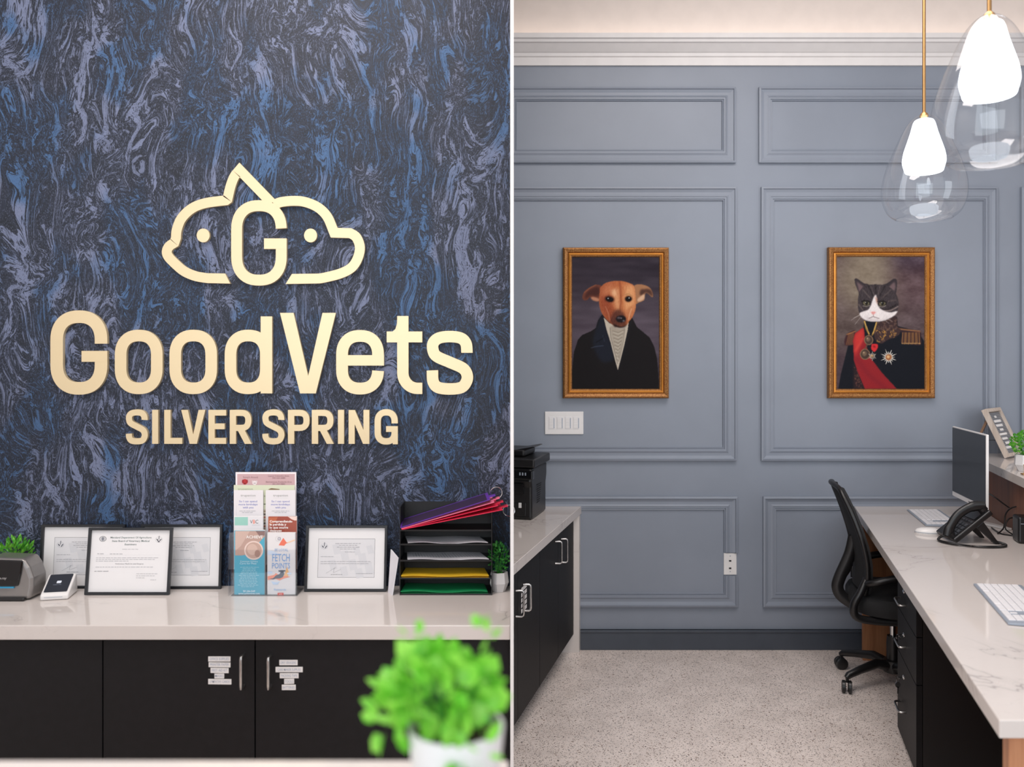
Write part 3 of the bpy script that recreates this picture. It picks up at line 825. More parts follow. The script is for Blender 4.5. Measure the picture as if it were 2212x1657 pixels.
def dr_tru(cx):
    def f(s):
        s.text('trupanion', cx, 1072.5, 4.6, (150, 150, 146), wid=32, vdown=True, bold=.01)
        s.rect(cx-16, 1075.6, cx+16, 1076.1, (200, 200, 198))
        for k, (tx, wd_) in enumerate((('So I can spend', 39), ('more birthdays', 41), ('with you', 23))):
            s.text(tx, cx, 1085+k*6.6, 4.0, (124, 130, 190), wid=wd_, vdown=True, bold=.012)
        s.greek(cx, 1103.4, 38, 2.0, (176, 176, 180)); s.greek(cx, 1106.6, 26, 2.0, (176, 176, 180))
    return f
leaflet('white insurance leaflet in the upper left pocket of the clear holder', 505, 1059, 568.5, 1215, 2.885, (226, 222, 224), dr_tru(536), 2)
leaflet('white insurance leaflet in the upper right pocket, above the red brown one', 574, 1059, 638, 1215, 2.885, (226, 222, 224), dr_tru(606), 3)
def dr_vbc(s):
    s.rect(507, 1117, 535.5, 1135, (156, 206, 192))
    s.text('V', 543, 1131, 8, (84, 84, 88), wid=6, vdown=True); s.text('B', 548.8, 1131, 8, (240, 150, 130), wid=5, vdown=True, bold=.03); s.text('C', 554.8, 1131, 8, (84, 84, 88), wid=6, vdown=True)
    s.rect(544, 1134, 562, 1134.5, (180, 180, 184))
leaflet('white card with a mint rectangle and dark initials, middle left of the holder', 505, 1115, 568, 1230, 2.862, (228, 225, 227), dr_vbc, 0, .008)
def dr_comp(s):
    s.poly([(580, 1118), (600, 1117), (596, 1126), (586, 1134), (580, 1136)], (190, 104, 72)); s.poly([(622, 1116), (641, 1116), (641, 1126), (630, 1122)], (240, 214, 204))
    s.poly([(610, 1130), (641, 1124), (641, 1150), (616, 1150)], (166, 88, 72))
    for k, tx in enumerate(('Comprendiendo', 'la perdida y', 'lo que ocurre', 'despues')):
        s.text(tx, 582.5, 1128.6+k*6.6, 4.6, (244, 236, 232), 'l', vdown=True, bold=.035, wid=(49, 36, 40, 26)[k])
leaflet('red brown leaflet in Spanish with white bold words, middle right of the holder', 579.5, 1115.5, 641, 1230, 2.862, (160, 78, 62), dr_comp, 2, .008)
def dr_ach(s):
    s.poly([(508, 1147), (572, 1147), (572, 1158), (560, 1172), (548, 1196), (522, 1200), (508, 1200)], (190, 158, 146))
    s.poly([(508, 1147), (540, 1147), (520, 1180), (508, 1190)], (206, 178, 166)); s.poly([(552, 1147), (572, 1147), (572, 1156), (562, 1160)], (140, 112, 108))
    s.ell(548, 1189, 20.5, 20.5, (230, 206, 196), 32); s.ell(548, 1189, 17.5, 17.5, (196, 164, 150), 32); s.ell(545, 1187, 11, 12, (212, 182, 168)); s.ell(556, 1196, 6, 8, (168, 134, 122))
    s.text('ACHIEVE', 549.5, 1163, 6.2, (240, 234, 230), wid=36, vdown=True, bold=.02)
    s.text('Common Urinary', 538, 1214.5, 3.6, (220, 240, 244), wid=38, vdown=True); s.text('Care for Pets', 536, 1219, 3.6, (220, 240, 244), wid=36, vdown=True)
    for k in range(13): s.greek(539-k*.3, 1225+k*3.5, random.uniform(28, 44), 1.8, (180, 222, 230))
    s.text('301-636-2349', 538, 1279, 3.8, (224, 240, 246), wid=26, vdown=True, bold=.02); s.text('www.achievevet.com', 538, 1284, 3.8, (224, 240, 246), wid=46, vdown=True, bold=.02)
leaflet('teal leaflet with a round inset photo, lower left pocket of the holder', 506, 1146, 571.5, 1284.5, 2.815, (84, 172, 196), dr_ach, 0, .012)
def dr_fetch(s):
    s.ring(601, 1164, 6, .6, (190, 190, 194)); s.rect(600, 1161, 606, 1167, (150, 146, 160)); s.rect(601.5, 1162.5, 604.5, 1165.5, (226, 224, 228))
    s.poly([(606, 1171), (612, 1162), (619, 1172), (629, 1171), (618, 1174), (614, 1179), (602, 1178)], (232, 120, 96)); s.poly([(619, 1172), (637, 1165), (637, 1168), (624, 1173)], (240, 206, 176))
    s.poly([(578, 1189), (588, 1190), (600, 1195), (590, 1199), (578, 1198)], (208, 220, 236))
    s.text('BE LOYAL', 608, 1191, 6, (150, 182, 218), wid=29, vdown=True, bold=.005)
    s.text('FETCH', 607, 1212.5, 16, (140, 176, 220), wid=38, vdown=True, bold=.012)
    s.text('POINTS', 607, 1228, 12, (140, 176, 220), wid=39, vdown=True, bold=.012)
    s.poly([(616, 1237), (620, 1224), (624, 1238), (621, 1248), (612, 1246)], (240, 186, 130)); s.poly([(578, 1245), (592, 1242), (596, 1238), (604, 1243), (628, 1246), (612, 1250), (604, 1254), (596, 1251), (578, 1253)], (242, 150, 124))
    s.poly([(581, 1250.5), (590, 1249), (596, 1243), (604, 1240), (606, 1236), (612, 1234), (614, 1240), (611, 1247), (604, 1250), (596, 1250), (590, 1252)], (92, 100, 112)); s.poly([(601, 1232.5), (608, 1231.5), (616, 1232), (617, 1234), (608, 1236), (602, 1235)], (92, 100, 112))
    s.poly([(586, 1256), (598, 1258), (604, 1256), (600, 1263), (590, 1263)], (198, 216, 238)); s.ell(583, 1237, 6, 3, (206, 220, 238)); s.ell(625, 1239, 5, 2.4, (206, 220, 238))
    s.text('Rewards', 605, 1276, 4.6, (160, 190, 224), wid=26, vdown=True, bold=.01)
    s.rrect(599.5, 1280.5, 612.5, 1286.5, 1, (226, 96, 84)); s.text('APP', 606, 1285, 2.6, (246, 220, 214), wid=7, vdown=True)
leaflet('white bookmark leaflet with light blue capitals and a small dog, lower right pocket', 577.5, 1151, 637.5, 1284.5, 2.815, (228, 224, 224), dr_fetch, 7, .012)

# ---------------------------------------------------------------- file tray
td = D(1286)
xa, xb = P(863, 0, td).x, P(1063, 0, td).x
TZ = P(0, 1096, td).z; YT = YW-0.004
t = thing('letter_tray_rack', 'black five-tier letter tray rack at the right end of the worktop', 'desk organiser', ((xa+xb)/2, (td+YT)/2, HT))
tilt = 0.022
for k, x in enumerate((xa, xb-.0025)):
    c = MB().prism([(td, HT), (YT, HT), (YT, TZ), (td+0.004, TZ)], x, x+.0025, lambda u, v, w_: Vector((w_, u, v)))
    c.build('side_panel', M['tray_black'], t)
MB().box(xa, YT, HT, xb, YT+.0025, TZ).build('back_panel', M['tray_black'], t)
shelf_px = (1283.5, 1249, 1211, 1176, 1145.5)
SZ = [P(0, q, td).z for q in shelf_px]
for z in SZ:
    MB().box(xa+.0025, td+.002, z-.002, xb-.0025, YT, z).box(xa+.0025, td, z-.003, xb-.0025, td+.002, z+.002).build('shelf', M['tray_black'], t)
def sheet_on(name, label, cat_, z, pts, mat, th=0.001, grp=None, wave=0.0, printed=False):
    """thin sheet lying on a shelf: pts = [front-left, front-right, back-right, back-left] in (x, y)"""
    n = 14; vs = []; fs = []
    fl, fr, br, bl = [Vector(p) for p in pts]
    for s_ in (0, 1):
        for j in range(4):
            for i in range(n+1):
                u = i/n; v = j/3
                p = (fl*(1-u)+fr*u)*(1-v)+(bl*(1-u)+br*u)*v
                z_ = z+th*s_+wave*(0.5+0.5*math.sin(u*9+v*1.5))*(0.4+0.6*(1-v))
                vs.append((p.x, p.y, z_))
    m = 4*(n+1)
    for s_ in (0, 1):
        for j in range(3):
            for i in range(n):
                a = s_*m+j*(n+1)+i; q = (a, a+1, a+n+2, a+n+1)
                fs.append(q if s_ else q[::-1])
    for i in range(n):
        fs.append((i, i+1, m+i+1, m+i)); a = 3*(n+1)+i; fs.append((a+1, a, m+a, m+a+1))
    for j in range(3):
        a = j*(n+1); b = a+n
        fs.append((a+n+1, a, m+a, m+a+n+1)); fs.append((b, b+n+1, m+b+n+1, m+b))
    c = MB().add(vs, fs)
    if printed:
        tt = thing(name, label, cat_, tuple((fl+fr)/2)+(z,), 0, grp)
        c.build('paper', mat, tt, smooth=True)
        s = Sheet(lambda u, v, k: Vector((fl*(1-u)+fr*u)*(1-v)+(bl*(1-u)+br*u)*v).to_3d()+Vector((0, 0, z+th+.0006+wave*(0.5+0.5*math.sin(u*9+v*1.5))*(0.4+0.6*(1-v)))))
        for k in range(24):
            u = .08+.036*k
            s.poly([(u, .25), (u+.007, .25), (u-.004, .25+random.uniform(.3, .62)), (u-.011, .85)], (140, 142, 152))
        s.build('print', tt)
        return tt
    o = c.build(name, mat, smooth=True)
    return tag(o, label, cat_, grp)
def xt(px, d=None): return P(px, 0, d or td).x
q = td+.003
sheet_on('paper_sheet', 'stack of white papers on the second tier from the top of the black rack', 'paper', SZ[3]+.0005, [(xt(881), q), (xt(1054), q), (xt(1033), YT-.003), (xt(866), YT-.003)], M['grey_paper'], .0015, None, .006)
sheet_on('paper_sheet', 'printed white papers on the middle tier of the black rack', 'paper', SZ[2]+.0005, [(xt(880), q), (xt(1056), q), (xt(1034), YT-.003), (xt(870), YT-.003)], M['grey_paper'], .0015, None, .004, True)
sheet_on('file_folder', 'lower yellow card folder, beneath its twin on the fourth tier', 'folder', SZ[1]+.0005, [(xt(867), q), (xt(1056), q), (xt(1046), YT-.003), (xt(869), YT-.003)], M['folder_yellow'], .0015, 'yellow folders')
sheet_on('file_folder', 'upper yellow card folder, lying on its twin on the fourth tier', 'folder', SZ[1]+.0045, [(xt(866), q-.001), (xt(1056), q-.001), (xt(1044), YT-.003), (xt(868), YT-.003)], M['folder_yellow'], .0015, 'yellow folders', .003)
sheet_on('file_folder', 'lower green card folder on the bottom tier of the black rack', 'folder', SZ[0]+.0005, [(xt(866), q), (xt(1054), q), (xt(1046), YT-.003), (xt(869), YT-.003)], M['folder_green'], .0015, 'green folders')
sheet_on('file_folder', 'upper green card folder with a lifted right corner on the bottom tier', 'folder', SZ[0]+.004, [(xt(865), q-.001), (xt(1053), q-.001), (xt(1043), YT-.003), (xt(868), YT-.003)], M['folder_green'], .0015, 'green folders', .005)

# zip pouches leaning out of the top tier
def pouch(label, px0, py0, px1, py1, d0, dep, mat, mesh=False):
    a = P(px0, py0, d0); b = P(px1, py1, d0)
    ex = (b-a); L = ex.length; ex.normalize()
    ey = Vector((-.09, 1, 0)).normalized(); ez = ex.cross(ey).normalized()
    mt = Matrix((ex, ey, ez)).transposed().to_4x4(); mt.translation = a
    t = thing('zip_pouch', label, 'pouch', a, 0, 'zip pouches on top of the black rack')
    w_ = .005
    c = MB()
    c.box(0, 0, 0, L, w_, .0022, mt); c.box(0, dep-w_, 0, L, dep, .0022, mt); c.box(0, w_, 0, w_, dep-w_, .0022, mt); c.box(L-w_*2, w_, 0, L, dep-w_, .0022, mt)
    c.build('binding', mat, t)
    MB().box(w_, w_, .0007, L-w_*2, dep-w_, .0014, mt).build('panel', M['pouch_mesh'] if mesh else mat, t)
    MB().box(L-.001, dep*.3, 0, L+.022, dep*.52, .0025, mt).build('tab', mat, t)
    return t, mt, L
pz = [('red zip pouch, lowest of the four leaning on the rack', 869, 1144.5, 1086, 1102, 'pouch_red', False),
      ('deep pink zip pouch just above the red one', 868, 1144, 1076, 1093, 'pouch_red', False),
      ('light pink zip pouch just below the purple one', 867, 1143, 1068, 1085.5, 'pouch_pink', False),
      ('purple see-through zip pouch, topmost of the four on the rack', 865, 1141, 1059, 1080, 'pouch_purple', True)]
rings = []
for k, (lab, a0, b0, a1, b1, mn, ms) in enumerate(pz):
    t, mt, L = pouch(lab, a0, b0, a1, b1, 2.775-.0*k, .14, M[mn], ms)
    if k in (0, 3): rings.append((t, mt, L))
for t, mt, L in rings:
    cx = mt @ Vector((L+.03, .14*.41, .002))
    z_ = .004 if t is rings[1][0] else -.020
    pts = [cx+Vector((.020*math.cos(2*PI*i/24)-.004, .004*math.sin(4*PI*i/24), z_+.019*math.sin(2*PI*i/24))) for i in range(24)]
    MB().tube(pts, .0011, 6, closed=True).build('split_ring', M['chrome'], t, smooth=True)
# card leaning against the rack
c = MB(); a0 = P(840, 1284, td+.03); b0 = P(848, 1287, td-.005)
lb = tag(MB().add([P(840, 1284, 2.845), P(848.5, 1287, 2.812), P(861, 1205, 2.806), P(846, 1187, 2.852), P(838, 1283, 2.847), P(846.5, 1286, 2.814), P(859.5, 1204.5, 2.808), P(844, 1187, 2.854)],
    [(0, 1, 2, 3), (4, 7, 6, 5), (0, 4, 5, 1), (1, 5, 6, 2), (2, 6, 7, 3), (3, 7, 4, 0)]).build('sign_card', M['grey_paper']), 'white card leaning against the left side of the black rack', 'card')

# ---------------------------------------------------------------- plants
def leaves(mb, c0, rad, n, ls, asp=0.5, up=0.35, shell=0.55):
    c0 = Vector(c0)
    for i in range(n):
        while True:
            p = Vector((random.uniform(-1, 1), random.uniform(-1, 1), random.uniform(-1, 1)))
            if shell < p.length < 1: break
        pos = c0+Vector((p.x*rad[0], p.y*rad[1], p.z*rad[2]))
        d = (p.normalized()+Vector((random.uniform(-.7, .7), random.uniform(-.7, .7), random.uniform(-.3, .7)+up))).normalized()
        s_ = d.cross(Vector((random.uniform(-1, 1), random.uniform(-1, 1), random.uniform(-.3, 1)))).normalized()
        nn = d.cross(s_); L = ls*random.uniform(.7, 1.25); W = L*asp
        v = [pos, pos+d*L*.3+s_*W*.45, pos+d*L*.7+s_*W*.42-nn*L*.06, pos+d*L-nn*L*.12, pos+d*L*.7-s_*W*.42-nn*L*.06, pos+d*L*.3-s_*W*.45, pos+d*L*.5+nn*L*.07]
        mb.add(v, [(0, 1, 6), (1, 2, 6), (2, 3, 6), (3, 4, 6), (4, 5, 6), (5, 0, 6)])
def stems(mb, c0, base_, rad, n, r=.0009):
    for i in range(n):
        a = random.uniform(0, 2*PI); q = Vector((math.cos(a)*rad[0], math.sin(a)*rad[1], rad[2]*random.uniform(-.2, .9)))*random.uniform(.4, .9)
        e = Vector(c0)+q; b = Vector(base_)+Vector((q.x*.25, q.y*.25, 0))
        mb.tube([b, b.lerp(e, .5)+Vector((0, 0, rad[2]*.15)), e], [r*1.4, r, r*.6], 5)
# far left plant, behind the grey device
pc = P(28, 1212, 2.86)
t = thing('potted_plant', 'small green plant behind the grey device at the left edge', 'plant', (pc.x, 2.868, HT), 0)
c = MB(); leaves(c, (pc.x, 2.868, pc.z+.025), (.058, .045, .04), 150, .026, .34, .9, .2); c.build('foliage', M['leaf_mid'], t)
c = MB(); stems(c, (pc.x, 2.868, pc.z+.02), (pc.x, 2.868, HT+.07), (.05, .04, .04), 22); c.build('stems', M['leaf_dark'], t)
MB().lathe([(.028, 0), (.036, .085), (.036, .09), (.032, .09), (.031, .08)], 24, Matrix.Translation((pc.x, 2.868, HT+.0005))).build('pot', M['ceramic'], t, smooth=True)
# right plant by the divider
pc = P(1089, 1270, 2.88)
gx = -.045; gy = 2.866
t = thing('potted_plant', 'small plant in a white faceted pot right of the black rack', 'plant', (gx, gy, HT), 0)
c = MB(); leaves(c, (gx, gy, HT+.115), (.036, .036, .05), 260, .011, .6, .4, .2); c.build('foliage', M['leaf_dark'], t)
c = MB(); stems(c, (gx, gy, HT+.115), (gx, gy, HT+.06), (.035, .035, .045), 26, .0006); c.build('stems', M['leaf_dark'], t)
MB().lathe([(.022, 0), (.034, .03), (.030, .066), (.026, .066), (.026, .058)], 7, Matrix.Translation((gx, gy, HT+.0005))).build('pot', M['ceramic'], t)
MB().lathe([(.025, .0), (.025, .002)], 14, Matrix.Translation((gx, gy, HT+.058))).build('soil', M['soil'], t)

# ---------------------------------------------------------------- grey device and card terminal
dd = D(1300)
ox = P(66, 0, dd).x
t = thing('label_printer', 'silver and black desktop device cut by the left edge, on the worktop', 'device', (ox-.075, dd+.05, HT))
def lx(a): return ox-a
c = MB().prism([(0.008, .004), (0, .045), (.0, .075), (.012, .11), (.03, .138), (.15, .142), (.15, .004)], dd+.01, dd+.10, lambda u, v, w_: Vector((lx(u), w_, HT+v)))
c.build('shell', M['silver_shell'], t, bevel=.012, seg=4)
c = MB().prism([(.045, .05), (.035, .09), (.028, .134), (.155, .138), (.155, .05)], dd+.003, dd+.0098, lambda u, v, w_: Vector((lx(u), w_, HT+v)))
c.build('front_panel', M['black_gloss'], t, bevel=.003)
MB().box(lx(.155), dd+.004, HT+.043, lx(.058), dd+.0098, HT+.048).build('light_strip', M['blue_strip'], t)
MB().box(lx(.155), dd, HT+.0005, lx(.022), dd+.095, HT+.012).build('base', M['black_plastic'], t, bevel=.004)
s = Sheet(lambda u, v, k: Vector((u, dd+.0028, v))); s.text('p.ray', P(13, 0, dd).x, P(0, 1252, dd).z, .008, (190, 186, 184), 'r', shear=.2); s.build('lettering', t)

xl, dt = P(91, 0, 2.76).x, D(1297)
rz = math.radians(12)
t = thing('card_terminal', 'white card payment terminal with a dark screen, at left on the worktop', 'card reader', (xl+.042, dt, HT), rz)
tp = [(0, .001), (0, .017), (.006, .021), (.084, .066), (.094, .062), (.1, .001)]
c = MB(); fn = lambda u, v, w_: Vector((w_+u*.02, u, v))
c.prism(tp, -.043, .043, fn); c.build('body', M['white_plastic'], t, world=False, bevel=.005, seg=3)
c = MB(); e = Vector((0, .084-.006, .066-.021)).normalized(); nrm = Vector((0, -e.z, e.y))
def scr(u, v, k): 
    p = Vector((0, .006, .021))+e*v+nrm*(.0006+k*.0003); return Vector((p.x+u+p.y*.02, p.y, p.z))
s = Sheet(scr); s.rrect(-.036, .006, .036, .088, .004, (24, 30, 42)); s.rrect(-.007, .046, .007, .057, .0015, (214, 220, 230)); s.greek(0, .038, .03, .003, (110, 118, 134))
s.m.build('screen', M['print'], t, world=False, recalc=False)
s = Sheet(lambda u, v, k: Vector((u, -.0004-k*.0002, v))); s.rrect(-.03, .0095, .026, .0115, .0008, (170, 176, 184)); s.m.build('card_slot', M['print'], t, world=False, recalc=False)
tag(MB().tube(cat([P(60, 1262, dd+.10), P(66, 1272, 2.86), P(76, 1272, 2.87), P(92, 1273, 2.855)], 6), .0018, 6).build('power_cable', M['black_plastic'], smooth=True), 'thin black cable between the grey device and the card terminal', 'cable')

# ---------------------------------------------------------------- foreground ledge and blurred plant
LZ = H-(1641-CY)/F*.92
t = thing('reception_counter', 'pale reception ledge along the bottom edge, out of focus, carrying the plant', 'counter', (-.8, .65, 0))
MB().box(-1.75, .40, LZ-.04, -.004, .92, LZ).build('ledge', M['marble'], t, bevel=.003)
MB().box(-1.70, .55, 0, -.03, .82, LZ-.04).build('front_panel', M['wood_orange'], t)
fx, fy = -.0655, .80
t = thing('potted_plant', 'blurred bright green plant in a white pot in the foreground', 'plant', (fx, fy, LZ))
MB().lathe([(.034, 0), (.040, .03), (.046, .088), (.046, .092), (.043, .092), (.041, .08)], 32, Matrix.Translation((fx+.012, fy, LZ+.0005))).build('pot', M['ceramic'], t, smooth=True)
MB().lathe([(.0405, .0), (.0405, .002)], 20, Matrix.Translation((fx+.012, fy, LZ+.08))).build('soil', M['soil'], t)
c = MB(); leaves(c, (fx-.002, fy, LZ+.126), (.046, .044, .030), 90, .026, .85, .1, .35)
leaves(c, (fx-.012, fy-.012, LZ+.13), (.045, .03, .03), 30, .027, .85, .1, .3); leaves(c, (fx+.04, fy, LZ+.178), (.01, .01, .012), 6, .014, .8); leaves(c, (fx-.03, fy, LZ+.172), (.008, .01, .01), 5, .013, .8)
leaves(c, (fx+.032, fy-.046, LZ+.082), (.022, .008, .022), 20, .018, .8, -.3); leaves(c, (fx-.052, fy-.01, LZ+.098), (.014, .014, .016), 14, .02, .85, -.3)
c.build('foliage', M['leaf_bright'], t)
c = MB(); stems(c, (fx, fy, LZ+.13), (fx, fy, LZ+.08), (.055, .04, .05), 30); c.build('stems', M['leaf_dark'], t)

# ================================================================== RIGHT ROOM: PRINTER COUNTER
MBs = MB
o = MB().sbox(-.42, .375, 3.045, YB-.001, HT-.042, HT).build('worktop', M['marble'], bevel=.002)
tag(o, 'white marble worktop under the black printer, beside the grey wall', 'worktop')
o = MB().sbox(-.40, .374, YB-.055, YB-.026, 0, HT-.0425).build('end_panel', M['marble'])
tag(o, 'pale end panel standing against the grey wall under the printer worktop', 'panel')
XF = .345
def scab(label, y0, y1, ys):
    t = thing('base_cabinet', label, 'cabinet', (SX(0, (y0+y1)/2), (y0+y1)/2, 0), 0, 'black base cabinets under the printer worktop')
    MB().sbox(-.36, XF-.022, y0, y1, .1, HT-.043).build('body', M['black_lam2'], t)
    MB().sbox(-.36, XF-.09, y0, y1, 0, .1).build('plinth', M['black_lam2'], t)
    out = []
    for a, b in ys:
        out.append(MB().sbox(XF-.02, XF, a+.002, b-.002, .1, HT-.048).build('door', M['black_lam'], t, bevel=.0008))
    return t, out
def shandle(parent, y, z0, z1):
    X = lambda e: SX(XF+e, y)
    pts = [(X(0), y, z0+.004), (X(.024), y, z0+.004), (X(.030), y, z0+.008), (X(.032), y, z0+.016), (X(.032), y, z1-.016), (X(.030), y, z1-.008), (X(.024), y, z1-.004), (X(0), y, z1-.004)]
    MB().tube(pts, .0045, 10).build('handle', M['steel'], parent, smooth=True)
t, ds = scab('black two-door cabinet under the printer, next to the grey wall', 3.737, 4.443, [(4.09, 4.443), (3.737, 4.09)])
shandle(ds[0], 4.155, H-(1217-CY)/F*4.15, H-(1163-CY)/F*4.15)
shandle(ds[1], 4.03, H-(1219-CY)/F*4.03, H-(1168-CY)/F*4.03)
t, ds = scab('black cabinet with a louvred label, cut by the white divider', 3.045, 3.735, [(3.39, 3.735), (3.045, 3.39)])
shandle(ds[0], 3.47, H-(1323-CY)/F*3.46, H-(1262-CY)/F*3.46)
shandle(ds[1], 3.36, H-(1334-CY)/F*3.36, H-(1274-CY)/F*3.36)
for k in range(5):
    z = H-(1268+k*11.5-CY)/F*3.46
    MB().sbox(XF, XF+.001, 3.44-.0, 3.52, z-.016, z).build('label_strip', M['white_plastic'], ds[0])

# printer
ph = -math.atan(K)
t = thing('office_printer', 'black multifunction printer on the marble worktop by the white divider', 'printer', (.098, 4.10, HT), ph)
c = MB().prism([(0, 0), (.29, 0), (.29, .15), (.31, .19), (.31, .255), (.0, .255), (-.01, .19), (0, .16)], -.37, 0, lambda u, v, w_: Vector((w_, u, v+.0005)))
c.build('body', M['black_plastic'], t, world=False, bevel=.012, seg=3)
MB().box(-.36, -.004, .02, -.03, .004, .085).build('paper_drawer', M['black_plastic'], t, world=False, bevel=.003)
MB().box(-.36, -.016, .20, .006, .03, .245).build('control_panel', M['black_gloss'], t, world=False, bevel=.006)
c = MB(); c.box(-.372, -.006, .257, .014, .325, .30).build('scanner_lid', M['black_plastic'], t, world=False, bevel=.008, seg=3)
MB().box(-.34, .08, .301, -.06, .30, .335).build('document_feeder', M['black_plastic'], t, world=False, bevel=.01, seg=3)
c = MB().prism([(-.16, .325), (-.02, .352), (-.01, .349), (-.06, .332), (-.16, .315)], .10, .26, lambda u, v, w_: Vector((u, w_, v)))
c.build('feed_tray', M['black_plastic'], t, world=False)
c = MB()
for k in range(9): c.box(.0005, .10+.0*k, .07+k*.011, .0022, .15+.004*k, .074+k*.011)
c.build('vent_slats', M['black_lam2'], t, world=False)
MB().box(-.16, -.018, .13, -.04, -.0035, .18).build('display', M['black_gloss'], t, world=False)
MB().box(-.0665, -.006, .060, -.052, -.0045, .085).build('label', M['white_plastic'], t, world=False)
c = MB()
for k in range(3): c.box(-.06+.014*k, -.0172, .222, -.053+.014*k, -.0162, .236)
c.build('panel_buttons', M['grey_plastic'], t, world=False)

# ================================================================== WALL PLATES
def wallP(px, py, off): return Vector(((px-CX)/400.0, YB-off, H-(py-CY)/400.0))
t = thing('switch_plate', 'white wall plate with four dimmer switches below the dog portrait', 'light switch', wallP(1218, 914, 0))
a, b = wallP(1177, 938, 0), wallP(1260, 889, 0)
MB().box(a.x, YB-.007, a.z, b.x, YB-.0002, b.z).build('plate', M['white_plastic'], t, bevel=.002)
for k in range(4):
    x = 1185+17.7*k
    a, b = wallP(x, 927, 0), wallP(x+13.5, 900, 0)
    sw = MB().box(a.x, YB-.0082, a.z, b.x, YB-.0068, b.z).build('dimmer_switch', M['paper'], t, bevel=.0006)
    for y0_, y1_ in ((903, 913), (914, 919), (920, 925)):
        a, b = wallP(x+1.2, y1_, 0), wallP(x+9.5, y0_, 0)
        MB().box(a.x, YB-.0095, a.z, b.x, YB-.008, b.z).build('button', M['white_plastic'], sw, bevel=.0004)
    a, b = wallP(x+10.6, 925, 0), wallP(x+12.4, 903, 0)
    MB().box(a.x, YB-.0092, a.z, b.x, YB-.008, b.z).build('slider', M['grey_plastic'], sw)
t = thing('jack_plate', 'white wall plate with two jacks set in the panel moulding', 'socket', wallP(1576.5, 1218, 0))
a, b = wallP(1563, 1241, 0), wallP(1590.5, 1194.5, 0)
MB().box(a.x, YB-.007, a.z, b.x, YB-.0002, b.z).build('plate', M['white_plastic'], t, bevel=.0015)
for y in (1211, 1227):
    a, b = wallP(1574, y+1.8, 0), wallP(1579, y-1.8, 0)
    MB().box(a.x, YB-.0078, a.z, b.x, YB-.0065, b.z).build('jack', M['black_lam2'], t)
for y in (1200.5, 1234):
    p = wallP(1576.5, y, 0)
    MB().lathe([(.003, 0), (.003, .001)], 10, Matrix.Translation((p.x, YB-.007, p.z)) @ Matrix.Rotation(PI/2, 4, 'X')).build('screw', M['grey_plastic'], t)

